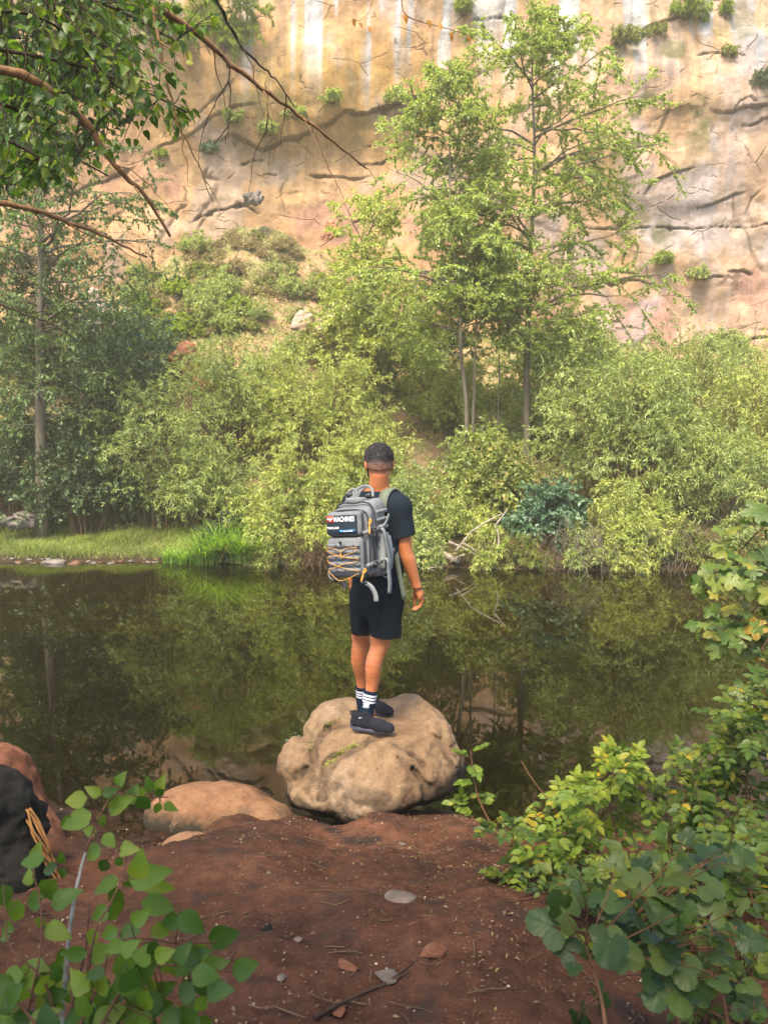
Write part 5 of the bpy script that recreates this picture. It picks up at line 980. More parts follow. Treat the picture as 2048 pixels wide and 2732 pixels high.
r_ = np.random.default_rng(31); stems = [([(330, 1860), (372, 1360), (398, 1120), (440, 900), (500, 700), (560, 560), (640, 460), (800, 470), (930, 470)], 1.62, 1.95), ([(340, 1860), (470, 1330), (490, 1100), (495, 1030)], 1.66, 1.8), ([(420, 1860), (520, 1250), (600, 1080), (660, 950), (700, 800), (640, 740)], 1.58, 1.8), ([(380, 1860), (560, 1480), (620, 1290), (800, 1250), (1000, 1280), (1200, 1270)], 1.5, 1.65),
     ([(500, 1860), (700, 1500), (900, 1400), (1100, 1420), (1330, 1440)], 1.5, 1.6), ([(100, 1860), (220, 1360), (228, 1080), (190, 900), (180, 800)], 1.55, 1.75), ([(340, 1860), (250, 1500), (60, 1300), (30, 1100)], 1.5, 1.55), ([(300, 1860), (100, 1600), (20, 1500)], 1.42, 1.45)]
cv = lambda a, b: (a/2.0725, 1900+b/2.0725)
SK = [px_path([cv(*p) for p in s], a, b, 30) for s, a, b in stems]; o_ = SK[0][0].copy(); root = thing("leafy_shrub", "shrub with large bright green leaves close to the camera at the lower left", "shrub", tuple(o_)); wd = MB(); wl = MB()
wl.tube(SK[0][:18]-o_, np.linspace(.0065, .0035, 18), 7, 18); wd.tube(SK[0][17:]-o_, np.linspace(.0034, .0015, 13), 6, 13)
for s in SK[1:]: wd.tube(s-o_, np.linspace(.004, .0015, 30), 6, 30)
skp = np.vstack([s[4:] for s in SK]); su, sv_ = to_px(skp); lf = MB()
LV += [(r_.uniform(-20, 1150), r_.uniform(1330, 1740), r_.uniform(90, 170), r_.uniform(0, 360)) for _ in range(60)]
for (a, b, l, ang) in LV:
    u, v = cv(a, b); u0 = u-l/2.0725*.5*math.cos(math.radians(ang)); v0 = v+l/2.0725*.5*math.sin(math.radians(ang)); i = np.argmin(np.hypot(su-u0, sv_-v0)); Y = skp[i, 1]+r_.uniform(-.08, .10); Y = max(1.35, Y)
    bp = at(u0, v0, Y); Lm = l/2.0725/FPX*Y*1.25; th = math.radians(ang); d = np.array([math.cos(th), r_.uniform(-.35, .35), math.sin(th)]); nn = np.array([r_.uniform(-.5, .5), -1.0, r_.uniform(.2, 1.1)])
    place_leaves(lf, (bp-o_)[None], d[None], nn[None], np.array([Lm]), np.array([Lm*r_.uniform(.60, .88)]), T_ov if r_.random() < .6 else T_ov2)
    q = skp[i]; V, F = tubes(np.stack([q-o_, (q+bp)/2-o_-UP*.006, bp-o_])[None], np.array([[.0016, .0012, .0010]]), 4); wd.add(V, F)
wl.build("main_stem", B_white, root); wd.build("stems", B_twig, root); lf.build("foliage", N_leaf, root)

# ---- trees standing behind the viewpoint: their crowns shade the near bank
def shade_tree(name, label, x, y, z0, seed, crown, n):
    r = np.random.default_rng(seed); root = thing(name, label, "tree", (x, y, z0)); T = resample([(0, 0, -.2), (.1, .1, 2.5), (.05, .4, 5), (.1, .6, 8)], 18); MB().tube(T, np.linspace(.19, .05, 18), 10, 18).build("trunk", B_grey, root)
    cx_, cy_, cz_, rx, ry, rz = crown; tg = norm(r.normal(0, 1, (90, 3)))*r.random((90, 1))**.4*np.array([rx, ry, rz])+np.array([cx_, cy_, cz_])-np.array([x, y, z0]); P = reach_paths(T[6:], tg, r, 8, .05, .2)
    S1 = side_shoots(P, 7, r, 1.1, 5, .3, .9, 0, .15); wd = MB(); V, F = tubes(P, np.linspace(.04, .01, 8)[None]*np.ones((90, 1)), 5); wd.add(V, F); V, F = tubes(S1, np.full((len(S1), 5), .005), 3); wd.add(V, F); wd.build("branches", B_grey, root)
    make_leaves(S1, n, r, FAR, .12, .085, .0, .9, 0, 1.2, droop=.3).build("crown", L_dark, root, smooth=False)
shade_tree("broadleaf_tree", "tree behind the viewpoint on the left whose crown shades the near bank", -3.2, -2.2, 1.0, 501, (-2.6, -1.9, 6.6, 3.4, 2.6, 1.6), 17000)
shade_tree("broadleaf_tree", "tree behind the viewpoint on the right whose crown shades the near bank", 4.2, -2.0, 1.0, 502, (2.6, -1.9, 6.4, 3.4, 2.6, 1.6), 17000)
# ================================================================== PERSON
YAW = math.radians(-33)                      # torso turned to the right of straight away
Fv = np.array([-math.sin(YAW), math.cos(YAW), 0]); Rv = np.array([math.cos(YAW), math.sin(YAW), 0])
M_skin, nt, out = mat_new("skin"); n1 = noise(nt, 9, 4, .6, objco(nt)); c = ramp(nt, [(.3, (.33, .10, .036)), (.7, (.46, .165, .066))], n1.outputs[0]).outputs[0]
p_ = princ(nt, out, c, .5, .35, bump(nt, noise(nt, 160, 3, .6, objco(nt)).outputs[0], .25, .001)); p_.inputs["Subsurface Weight"].default_value = .12; p_.inputs["Subsurface Radius"].default_value = (.02, .008, .004); p_.inputs["Subsurface Scale"].default_value = .5
M_hair, nt, out = mat_new("dark_hair"); co_ = objco(nt); nh = noise(nt, 230, 4, .8, co_); ch = ramp(nt, [(.3, (.018, .017, .021)), (.72, (.075, .068, .074))], nh.outputs[0]).outputs[0]
sx_ = N(nt, "ShaderNodeSeparateXYZ"); nt.links.new(co_, sx_.inputs[0]); nb_ = noise(nt, 320, 3, .8, co_); ma_ = N(nt, "ShaderNodeMath", operation='MULTIPLY_ADD'); nt.links.new(nb_.outputs[0], ma_.inputs[0]); ma_.inputs[1].default_value = .05; nt.links.new(sx_.outputs[2], ma_.inputs[2])
HZ = float(at(1011, 1232, 4.83)[2]-at(1008, 1940, 4.9)[2]); mh_ = N(nt, "ShaderNodeMapRange"); nt.links.new(ma_.outputs[0], mh_.inputs[0]); mh_.inputs[1].default_value = HZ-.030; mh_.inputs[2].default_value = HZ+.045; mh_.inputs[3].default_value = .82; mh_.inputs[4].default_value = 0.
ch = mixc(nt, ch, (.26, .105, .055), mh_.outputs[0]); princ(nt, out, ch, .7, .2, bump(nt, nh.outputs[0], .9, .005)); M_beard = mat_plain("beard", (.05, .03, .022), .8, .2, 260, .6, .6, .003)
def cloth(name, col, s=520): return mat_plain(name, col, .92, .12, s, .25, .35, .0015)
M_shirt = cloth("black_shirt", (.008, .013, .020)); M_shorts = cloth("black_shorts", (.006, .0095, .014)); M_sock = cloth("navy_sock", (.006, .014, .030), 700); M_white = cloth("white_knit", (.62, .62, .66), 700)
M_upper = cloth("shoe_mesh", (.014, .0135, .019), 900); M_sole = mat_plain("shoe_sole", (.07, .07, .095), .6, .3, 60, .2, .2, .002); M_lace = mat_plain("lace", (.008, .008, .01), .8); M_refl = mat_plain("silver_print", (.42, .42, .42), .5)
body_pos = at(1008, 1940, 4.9); person = thing("person", "young man seen from behind standing on the boulder, black T-shirt and shorts, head turned left", "person", tuple(body_pos)); PO = np.array(body_pos)
def A(px, py, Y): return at(px, py, Y)-PO
neck = A(1008, 1312, 4.86); chest = A(1004, 1385, 4.87); pelv = A(1006, 1570, 4.87)
shR = A(1066, 1352, 4.765); elR = A(1082, 1470, 4.765); wrR = A(1111, 1563, 4.81); shL = A(944, 1348, 4.97); elL = A(926, 1462, 5.04); wrL = A(941, 1548, 5.05)
hipR = A(1024, 1575, 4.80); hipL = A(980, 1575, 4.93); knR = A(1010, 1722, 4.84); anR = A(983, 1882, 4.82); knL = A(960, 1712, 5.03); anL = A(967, 1862, 5.10)
calfR = lerp(knR, anR, .30)+[-.012, -.02, 0]; calfL = lerp(knL, anL, .30)+[-.012, -.02, 0]
hy = math.radians(8); hF = np.array([-math.sin(hy), math.cos(hy), 0]); hR = np.array([math.cos(hy), math.sin(hy), 0])
head = A(1011, 1232, 4.83)
def hd(x, y, z): return head+hR*x+hF*y+UP*z
B = [el(head+hF*.0+UP*.008, (.076, .097, .088), .02, yaw=hy), el(hd(0, .022, -.055), (.058, .072, .062), .03, yaw=hy), el(hd(0, .060, -.098), (.030, .028, .022), .03, yaw=hy), rc(hd(-.048, .035, -.07), hd(-.02, .075, -.10), .016, .014, .02), rc(hd(.048, .035, -.07), hd(.02, .075, -.10), .016, .014, .02),
     el(hd(0, .103, -.032), (.011, .018, .014), .012, yaw=hy), rc(hd(0, .090, .0), hd(0, .108, -.030), .007, .009, .01), rc(hd(-.03, .086, .012), hd(.03, .086, .012), .010, .010, .02), rc(hd(-.018, .096, -.066), hd(.018, .096, -.066), .006, .006, .006), rc(hd(-.014, .093, -.076), hd(.014, .093, -.076), .0065, .0065, .006),
     el(hd(-.031, .088, -.004), (.013, .007, .007), .006, 'sub', yaw=hy), el(hd(.031, .088, -.004), (.013, .007, .007), .006, 'sub', yaw=hy), el(hd(-.031, .083, -.004), (.012, .011, .010), .002, yaw=hy), el(hd(.031, .083, -.004), (.012, .011, .010), .002, yaw=hy)]
for s in (-1, 1): B += [el(hd(s*.080, -.006, -.022), (.010, .018, .032), .006, yaw=hy+s*.35, roll=s*.12), el(hd(s*.087, .000, -.022), (.006, .009, .018), .004, 'sub', yaw=hy+s*.35)]
B += [rc(neck-UP*.05, hd(0, -.028, -.075), .066, .058, .02), rc(neck+Rv*.0-UP*.03, shR+UP*.0, .05, .055, .05), rc(neck-UP*.03, shL, .05, .055, .05),
      rc(chest+Rv*.06+UP*.05, pelv+Rv*.03, .09, .08, .08, sc=.72, yaw=YAW), rc(chest-Rv*.06+UP*.05, pelv-Rv*.03, .09, .08, .08, sc=.72, yaw=YAW), rc(hipR, hipL, .060, .060, .03)]
def limb(pts, rad, k=.02):
    Q = resample(np.column_stack([np.array(pts), rad]), 26); return [rc(Q[i, :3], Q[i+1, :3], Q[i, 3], Q[i+1, 3], .0015) for i in range(25)]
B += limb([shR, lerp(shR, elR, .5), elR, lerp(elR, wrR, .28), lerp(elR, wrR, .7), wrR], [.058, .050, .042, .044, .033, .027]); B += limb([shL, lerp(shL, elL, .5), elL, lerp(elL, wrL, .28), wrL], [.058, .048, .041, .042, .027])
B += limb([hipR, lerp(hipR, knR, .5), knR+[0, 0, .05], knR, calfR, lerp(knR, anR, .62), lerp(knR, anR, .85), anR], [.055, .055, .056, .050, .051, .041, .034, .034], .03); B += limb([hipL, lerp(hipL, knL, .5), knL+[0, 0, .05], knL, calfL, lerp(knL, anL, .62), lerp(knL, anL, .85), anL], [.055, .054, .055, .049, .050, .040, .033, .033], .03)
B += [el(knR+[.028, .0, .015], (.034, .036, .05), .05), el(knL+[.026, .0, .015], (.033, .034, .05), .05), rc(anR, anR+[.02, 0, -.05], .034, .022, .02), rc(anL, anL+[.02, 0, -.05], .034, .022, .02)]
# right hand: back of the hand towards the right, fingers curling down and left
def hand(wr, pal, knu, tips, thumb, r=.0088):
    o = [rc(wr, lerp(wr, pal, .6), .024, .026, .015), el(lerp(wr, pal, .8), (.021, .034, .042), .012)]
    for (k0, k1, k2, k3), q in zip(tips, (1, 1.05, 1.0, .85)): o += [rc(lerp(wr, k0, .45), k0, r*1.35, r*1.2*q, .010), rc(k0, k1, r*1.12*q, r*1.0*q, .003), rc(k1, k2, r*1.0*q, r*.92*q, .003), rc(k2, k3, r*.92*q, r*.75*q, .003)]
    t = thumb; o += [rc(t[0], t[1], r*1.7, r*1.35, .010), rc(t[1], t[2], r*1.3, r*1.1, .003), rc(t[2], t[3], r*1.1, r*.85, .003)]; return o
tp = []
for i, dy in enumerate((.050, .028, .004, -.020)):     # index (far, forward) to little finger (near)
    k0 = A(1130-1.5*i, 1600+1.0*i, 4.835)+[0, dy*.9, 0]; k1 = A(1129-2.5*i, 1613+1.2*i, 4.835)+[-.004, dy, 0]; k2 = A(1116-2.5*i, 1622+.9*i, 4.835)+[0, dy, 0]; k3 = A(1104-1.5*i, 1626-.5*i, 4.835)+[0, dy*.95, 0]; tp.append((k0, k1, k2, k3))
pal = A(1122, 1592, 4.83); B += hand(wrR, pal, None, tp, (A(1110, 1575, 4.86), A(1106, 1592, 4.885), A(1106, 1604, 4.89), A(1106, 1614, 4.885)))
tp = []
for i, dy in enumerate((.045, .022, -.002, -.026)):
    k0 = A(943, 1578+i, 5.06)+[0, dy, 0]; k1 = A(941.5, 1591+i, 5.06)+[0, dy, 0]; k2 = A(943, 1602+i-abs(i-1.5), 5.06)+[0, dy, 0]; k3 = A(947, 1610+i-2*abs(i-1.2), 5.06)+[0, dy, 0]; tp.append((k0, k1, k2, k3))
B += hand(wrL, A(943, 1572, 5.06), None, tp, (A(947, 1560, 5.09), A(951, 1576, 5.12), A(951, 1588, 5.12), A(950, 1597, 5.12)))
body = sdf_mesh(B, .0052, "body", M_skin, person)
# hair cap
HB = [el(head+UP*.012-hF*.004, (.0815, .1015, .094), .01, yaw=hy), el(hd(0, .0, .040), (.074, .088, .060), .02, yaw=hy), el(hd(0, -.05, -.03), (.066, .052, .050), .03, yaw=hy)]
def hair_post(P, D):
    q = P-head; y = q@hF; x = q@hR; z = q[..., 2]; line = -.052+.75*np.clip(y+.040, 0, 1)+1.2*np.clip(y-.05, 0, 1)+.12*np.abs(x)*(y < -.02)
    return np.maximum(D+.0016*vnoise(P*160, 5)+.0016*vnoise(P*70, 6), line-z)
sdf_mesh(HB, .0048, "hair", M_hair, person, post=hair_post)
sdf_mesh([rc(hd(-.066, .012, -.04), hd(-.050, .040, -.080), .010, .016, .01), rc(hd(.066, .012, -.04), hd(.050, .040, -.080), .010, .016, .01), rc(hd(-.050, .040, -.080), hd(-.015, .078, -.110), .017, .018, .01), rc(hd(.050, .040, -.080), hd(.015, .078, -.110), .017, .018, .01), rc(hd(-.015, .078, -.110), hd(.015, .078, -.110), .018, .018, .01)], .005, "beard", M_beard, person)
hv_ = [o for o in person.children if o.name.startswith("hair")][0]; co_h = np.empty(len(hv_.data.vertices)*3, np.float32); hv_.data.vertices.foreach_get("co", co_h); co_h = co_h.reshape(-1, 3).astype(float); r_ = np.random.default_rng(3)
co_h = co_h[(co_h[:, 2] > head[2]+.005)]; pk = co_h[r_.choice(len(co_h), 4200)]+r_.normal(0, .0012, (4200, 3)); nd = norm(pk-head+[0, 0, .02]); tdir = norm(nd+UP*.25+hF*.35+rdir(4200, r_)*.35); st_ = pk-nd*.003
V, F = tubes(np.stack([st_, st_+tdir*.007, st_+tdir*r_.uniform(.011, .016, (4200, 1))], 1), np.tile([[.0011, .0009, .0003]], (4200, 1)), 3); make_mesh("hair_tips", V, [F], M_hair, hv_)
# T-shirt
hemz = A(1006, 1562, 4.87)[2]
SH = [rc(neck-UP*.062, neck-UP*.02, .074, .066, .02), rc(neck-UP*.045, shR+UP*.004, .058, .066, .05), rc(neck-UP*.045, shL+UP*.004, .058, .066, .05), rc(chest+Rv*.075+UP*.05, pelv+Rv*.050, .125, .118, .08, sc=.80, yaw=YAW), rc(chest-Rv*.075+UP*.05, pelv-Rv*.050, .125, .118, .08, sc=.80, yaw=YAW)]
cutR = lerp(shR, elR, .68); dR = norm(elR-shR); cutL = lerp(shL, elL, .68); dL = norm(elL-shL)
SL = [rc(shR, cutR+dR*.03+[.006, 0, 0], .070, .068, .03), rc(shL, cutL+dL*.03, .070, .066, .03)]
def shirt_post(P, D):
    w_ = fbm(P*np.array([7, 7, 3.2]), 3, 301)*.006+.005*np.sin((P[..., 2]*26+P[..., 0]*22)+2.5*fbm(P*5, 2, 305))*sm(P[..., 2], 1.25, .95); D = D+w_
    Dt = np.maximum(ev(SH, P)+w_, hemz+.006*np.sin(P[..., 0]*30)-P[..., 2]); Ds = ev(SL[:1], P)+w_*.7; Dl = ev(SL[1:], P)+w_*.7
    Ds = np.maximum(Ds, (P-cutR)@norm(dR+np.array([.12, 0, 0]))); Dl = np.maximum(Dl, (P-cutL)@dL)
    D = Dt
    for O_ in (Ds, Dl): hh = np.clip(.5+.5*(D-O_)/.03, 0, 1); D = D*(1-hh)+O_*hh-.03*hh*(1-hh)
    cz_ = neck[2]-.004-.16*np.clip((P-neck)@Fv, -.1, .2); return np.where(np.linalg.norm((P-neck)[..., :2], axis=-1) < .11, np.maximum(D, P[..., 2]-cz_), D)
sdf_mesh(SH+SL, .0062, "t_shirt", M_shirt, person, post=shirt_post)
# shorts
waz = hemz+.075; hmR = A(1028, 1697, 4.82); hmL = A(962, 1690, 4.97)
SO = [rc(pelv+Rv*.055+UP*.03, pelv+Rv*.060-UP*.07, .112, .122, .05, sc=.85, yaw=YAW), rc(pelv-Rv*.055+UP*.03, pelv-Rv*.055-UP*.07, .112, .118, .05, sc=.85, yaw=YAW),
      rc(A(1022, 1590, 4.82), A(1029, 1710, 4.82), .112, .100, .03, sc=.9, yaw=YAW), rc(A(978, 1590, 4.94), A(966, 1705, 4.98), .108, .064, .012)]
def shorts_post(P, D):
    D = D+.007*fbm(P*np.array([9, 9, 2.2]), 3, 331)+.004*np.sin(P[..., 0]*60+P[..., 1]*35+2*fbm(P*3, 2, 335))*sm(P[..., 2], pelv[2], hmR[2])
    z = np.where((P@np.array([1., -.35, 0])) > (lerp(hmR, hmL, .45)@np.array([1., -.35, 0])), hmR[2], hmL[2]); D = np.maximum(D, z-P[..., 2]); return np.maximum(D, P[..., 2]-waz)
sdf_mesh(SO, .0062, "shorts", M_shorts, person, post=shorts_post)
# drawstring end at the waist
MB().tube(resample([A(1022, 1536, 4.70), A(1031, 1541, 4.68), A(1033, 1542, 4.68)], 6), .0035, 5).build("drawstring", M_refl, person)
# socks with three white stripes and emblem, shoes
def shoe(foot, an, heel, toe, big, flip):
    """heel, toe: sole points; builds sock, stripes, shoe"""
    ax = norm((toe-heel)*np.array([1, 1, 0])); full = norm(toe-heel); sd_ = norm(np.cross(UP, ax)); up_ = norm(np.cross(full, sd_))*1.0
    if up_[2] < 0: up_ = -up_
    L = np.linalg.norm(toe-heel)
    def q(x, y, z): return heel+full*(x*L)+sd_*y+up_*z
    U_ = [rc(q(.10, 0, .050), q(.34, 0, .052), .037, .040, .02), rc(q(.34, 0, .052), q(.66, 0, .036), .041, .041, .02), rc(q(.66, -.004, .036), q(.86, 0, .030), .042, .034, .02), el(q(.86, 0, .028), (.040, .036, .026), .02, yaw=math.atan2(ax[1], ax[0])), rc(q(.14, 0, .06), q(.13, 0, .118), .033, .036, .02), rc(q(.36, 0, .06), q(.27, 0, .118), .034, .036, .02)]
    def up_post(P, D): z = (P-heel)@up_; x = ((P-heel)@full)/L; D = np.maximum(D, z-(.100+.02*np.exp(-((x-.33)/.1)**2)+.016*np.exp(-((x-.02)/.08)**2))); return np.maximum(D, .012-z)
    u_ = sdf_mesh(U_, .0045, "shoe", M_upper, person, post=up_post)
    # sole: outline loft with rocker
    t = np.linspace(0, 1, 22); w_ = .036*np.sin(np.clip(t*1.06+.03, 0, 1)*math.pi)**.38*(1+.22*np.exp(-((t-.72)/.2)**2)-.10*np.exp(-((t-.42)/.15)**2)); rings = []
    zb = .0+.022*np.clip((t-.78)/.22, 0, 1)**2+.018*np.clip((.14-t)/.14, 0, 1)**2; zt = .030+.014*np.clip((.35-t)/.35, 0, 1); x = -.035+t*1.07
    for i in range(22): rings.append([q(x[i], -w_[i], zt[i]+.002), q(x[i], -w_[i]*1.10, (zt[i]+zb[i])*.5), q(x[i], -w_[i]*.92, zb[i]), q(x[i], w_[i]*.92, zb[i]), q(x[i], w_[i]*1.10, (zt[i]+zb[i])*.5), q(x[i], w_[i], zt[i]+.002)])
    V = np.array(rings).reshape(-1, 3); F = [];
    for i in range(21):
        for j in range(6): F.append([i*6+j, i*6+(j+1) % 6, (i+1)*6+(j+1) % 6, (i+1)*6+j])
    o = make_mesh("sole", V, [np.array(F), np.array([[0, 1, 2, 3, 4, 5], [131, 130, 129, 128, 127, 126]])], M_sole, u_); md = o.modifiers.new("b", 'BEVEL'); md.width = .004; md.segments = 2
    lc = MB()
    for k_ in range(5): xx = .40+.075*k_; zz = .096-.012*k_; lc.tube(resample([q(xx, -.028, zz-.008), q(xx+.01, 0, zz+.002), q(xx, .028, zz-.008)], 7), .0030, 5)
    lc.tube(resample([q(.36, .01, .11), q(.34, .03, .135), q(.40, .035, .12), q(.40, .03, .10)], 10), .0026, 5); lc.tube(resample([q(.36, -.01, .11), q(.42, -.04, .10), q(.46, -.045, .075)], 8), .0026, 5)
    lc.build("laces", M_lace, u_)
    tb = MB(); tb.tube(resample([q(.02, 0, .105), q(-.03, 0, .118), q(-.035, 0, .10), q(.0, 0, .085)], 8), .004, 5); tb.build("pull_tab", M_lace, u_)
    return u_, q, sd_, full, up_
def sock(an, kn, cuff_len, q, side):
    d = norm(kn-an); base = an-d*.095; cuff_len += .04; m_ = [0]; top = cuff_len; A_ = np.array([base+d*s for s in np.linspace(0, top, 2)])
    seq = [(0, 0), (top-.068, 0), (top-.068, 1), (top-.056, 1), (top-.056, 0), (top-.049, 0), (top-.049, 1), (top-.037, 1), (top-.037, 0), (top-.030, 0), (top-.030, 1), (top-.018, 1), (top-.018, 0), (top, 0)]
    mb = MB()
    for i in range(0, len(seq), 1):
        if i+1 < len(seq) and seq[i][1] == seq[i+1][1] and seq[i+1][0] > seq[i][0]:
            s0, s1 = seq[i][0], seq[i+1][0]; r_f = lambda s: .0395+.004*(s/top)+.0012*math.sin(s*300)*0+(.0012 if seq[i][1] == 0 else .0005)
            V, F = tubes(np.array([base+d*s0, base+d*(s0+s1)/2, base+d*s1]), np.array([r_f(s0), r_f((s0+s1)/2), r_f(s1)]), 22); mb.add(V, F, mi=seq[i][1])
    # rolled top edge
    V, F = tubes(np.array([base+d*top, base+d*(top+.002), base+d*(top-.002)]), np.array([.0448, .043, .036]), 22); mb.add(V, F)
    o = mb.build("sock", [M_sock, M_white], person)
    # emblem: three leaves over three bars, on the outer side
    if side is not None:
        eb = MB(); sdv, fw = side; cen = base+d*(top-.083); upv = d; c0 = cen+sdv*.0415
        def curve(u, v_): a = u/.042; return cen+(sdv*math.cos(a)+fw*math.sin(a))*.0465+upv*v_
        for an_, l_, w_ in ((0, .034, .0075), (.80, .029, .0065), (-.80, .029, .0065)):
            pts = []
            for t in np.linspace(0, 1, 9): pts.append((t, math.sin(math.pi*t**.8)*w_))
            ol = [(t*l_, wv_) for t, wv_ in pts]+[(t*l_, -wv_) for t, wv_ in pts[::-1]]; P_ = [curve(math.sin(an_)*a+math.cos(an_)*b, math.cos(an_)*a-math.sin(an_)*b) for a, b in ol]; eb.add(np.array(P_), np.array([list(range(len(P_)))]))
        for zz in (-.002, -.0075): P_ = [curve(u, zz+dz_-.18*abs(u)*0+.10*abs(u)) for dz_ in (0,) for u in np.linspace(-.020, .020, 9)]+[curve(u, zz-.0030+.10*abs(u)) for u in np.linspace(.020, -.020, 9)]; eb.add(np.array(P_), np.array([list(range(len(P_)))]))
        eb.build("emblem", M_white, o)
    return o
hR_, tR_ = A(940, 1944, 4.80), A(1050, 1957, 4.70); hL_, tL_ = A(962, 1891, 5.12), A(1044, 1912, 5.04); 
sR = shoe('R', anR, hR_, tR_, 1, 1); sL = shoe('L', anL, hL_, tL_, 1, 1)
outer = norm(np.cross(sR[3], UP)); sock(anR+[-.002, -.008, 0], knR, .150, None, (norm(outer+np.array([0, 0, 0])), norm(sR[3]*[1, 1, 0]))); sock(anL+[0, 0, 0], knL, .140, None, None)
q = sR[1]; sdn = -sR[2] if sR[2][1] > 0 else sR[2]
def flat_poly(parent, name, pts, mat, off): V = np.array(pts); return make_mesh(name, V, [np.array([list(range(len(V)))])], mat, parent, smooth=False)
yo = -1 if sR[2][1] > 0 else 1
def qq(x, z, y=.0415): return q(x, yo*y, z)
flat_poly(sR[0], "logo_mark", [qq(.225, .098, .0405), qq(.235, .088, .0415), qq(.25, .085, .042), qq(.33, .098, .0425), qq(.26, .0925, .042), qq(.245, .0945, .0415)], M_refl, 0)
flat_poly(sR[0], "logo_bar", [qq(.29, .064, .0432), qq(.37, .048, .0440), qq(.375, .053, .0440), qq(.30, .069, .0430)], M_refl, 0)
MB().tube(np.array([wrR+norm(wrR-elR)*.012+.0295*(np.array([math.cos(a), 0, 0])+np.array([0, math.sin(a), 0])) for a in np.linspace(0, 2*math.pi, 25)]), .0032, 6).build("bracelet", M_lace, person)
# ================================================================== BACKPACK (worn: a thing of its own)
def fabric(name, col, rs=.85):
    m, nt, out = mat_new(name); n1 = noise(nt, 400, 2, .5, objco(nt)); n2 = noise(nt, 11, 4, .6, objco(nt)); c = ramp(nt, [(.3, tuple(x*.8 for x in col)), (.7, tuple(x*1.15 for x in col))], n2.outputs[0]).outputs[0]
    c = mixc(nt, c, ramp(nt, [(.3, (.85, .85, .85)), (.7, (1.1, 1.1, 1.1))], n1.outputs[0]).outputs[0], 1., 'MULTIPLY'); princ(nt, out, c, rs, .25, bump(nt, mixc(nt, n1.outputs[0], n2.outputs[0], .8), .5, .006)); return m
K_grey = fabric("grey_nylon", (.145, .148, .156)); K_web = fabric("grey_webbing", (.165, .172, .178)); K_dark = fabric("dark_mesh", (.030, .034, .040)); K_blk = mat_plain("black_plastic", (.012, .013, .015), .4, .4); K_zip = mat_plain("zip_tape", (.022, .020, .028), .7)
K_cord = mat_plain("yellow_cord", (.50, .25, .045), .6, .3, 300, .2); K_patch = mat_plain("black_patch", (.008, .016, .026), .35, .4); K_red = mat_plain("red_patch", (.62, .06, .03), .6); K_wht = mat_plain("white_print", (.75, .75, .75), .6); K_blue = mat_plain("blue_print", (.10, .38, .75), .6); K_navy = mat_plain("navy_label", (.01, .06, .14), .5); K_olive = fabric("olive_webbing", (.115, .13, .095))
bp = at(990, 1556, 4.715); pack = thing("backpack", "grey tactical backpack worn by the hiker, yellow cords and black patch panel on its front", "backpack", tuple(bp))
th = math.radians(-33); tilt = math.radians(5.5)
pack.rotation_euler = (Matrix.Rotation(th, 3, 'Z') @ Matrix.Rotation(-tilt, 3, 'Y') @ Matrix.Rotation(math.radians(-3), 3, 'X')).to_euler()
pack.scale = (1.02, 1.0, .95); pack.location = tuple(np.array(bp)+[0, 0, .050])
# local frame: x right, -y outwards (towards the viewer), z up
def rbox(lo, hi, bev, name, mat, parent, shape=None, sub=2, noise_=.003, seed=0):
    lo, hi = np.array(lo), np.array(hi); bm = bmesh.new(); bmesh.ops.create_cube(bm, size=1)
    for v in bm.verts: v.co = Vector([lo[i]+(v.co[i]+.5)*(hi[i]-lo[i]) for i in range(3)])
    bmesh.ops.bevel(bm, geom=bm.edges[:], offset=bev, segments=4, profile=.5, affect='EDGES'); bmesh.ops.subdivide_edges(bm, edges=[e for e in bm.edges if e.calc_length() > .03], cuts=sub*3, use_grid_fill=True); bmesh.ops.triangulate(bm, faces=[f for f in bm.faces if len(f.verts) > 4])
    V = np.array([v.co[:] for v in bm.verts])
    if shape: V = shape(V)
    V = V+(noise_*fbm(V*14, 2, seed))[:, None]*norm(V-(lo+hi)/2)
    for v, c_ in zip(bm.verts, V): v.co = c_
    me = bpy.data.meshes.new(name); bm.to_mesh(me); bm.free(); me.materials.append(mat)
    for p in me.polygons: p.use_smooth = True
    o = bpy.data.objects.new(name, me); COL.objects.link(o); o.parent = parent; return o
HT = .475
def sh_main(V): 
    z = V[:, 2]/HT; V = V.copy(); V[:, 0] *= 1-.16*np.clip(z-.72, 0, 1)*2; V[:, 2] += .05*np.clip((V[:, 1]+.16)/.16, 0, 1)*np.clip(z-.6, 0, 1)*2; V[:, 1] -= .010*np.sin(z*math.pi); return V
main = rbox((-.140, -.135, .0), (.140, .0, HT-.02), .04, "main_compartment", K_grey, pack, sh_main, seed=1)
def sh_mid(V): z = V[:, 2]/HT; V = V.copy(); V[:, 2] += .040*np.clip((V[:, 1]+.21)/.08, 0, 1)*np.clip(z-.6, 0, 1)*2.2; V[:, 0] *= 1-.12*np.clip(z-.75, 0, 1)*2; return V
rbox((-.132, -.205, .012), (.132, -.125, HT-.062), .035, "front_compartment", K_grey, pack, sh_mid, seed=2)
up_ = rbox((-.118, -.255, .262), (.112, -.195, .405), .022, "upper_pocket", K_grey, pack, lambda V: V+np.stack([0*V[:, 0], -.006*np.cos(V[:, 0]/.12*1.5), .012*np.clip((V[:, 1]+.255)/.06, 0, 1)*(V[:, 2] > .33)], -1), seed=3)
lw_ = rbox((-.120, -.262, .012), (.118, -.195, .255), .030, "lower_pocket", K_grey, pack, lambda V: V+np.stack([0*V[:, 0], -.012*np.cos(V[:, 0]/.12*1.4)*np.sin(np.clip(V[:, 2]/.26, 0, 1)*math.pi), 0*V[:, 0]], -1), seed=4)
pt = rbox((-.110, -.2685, .272), (.098, -.2560, .388), .006, "patch_panel", K_patch, up_, None, 1, .0004)
FY = -.2715
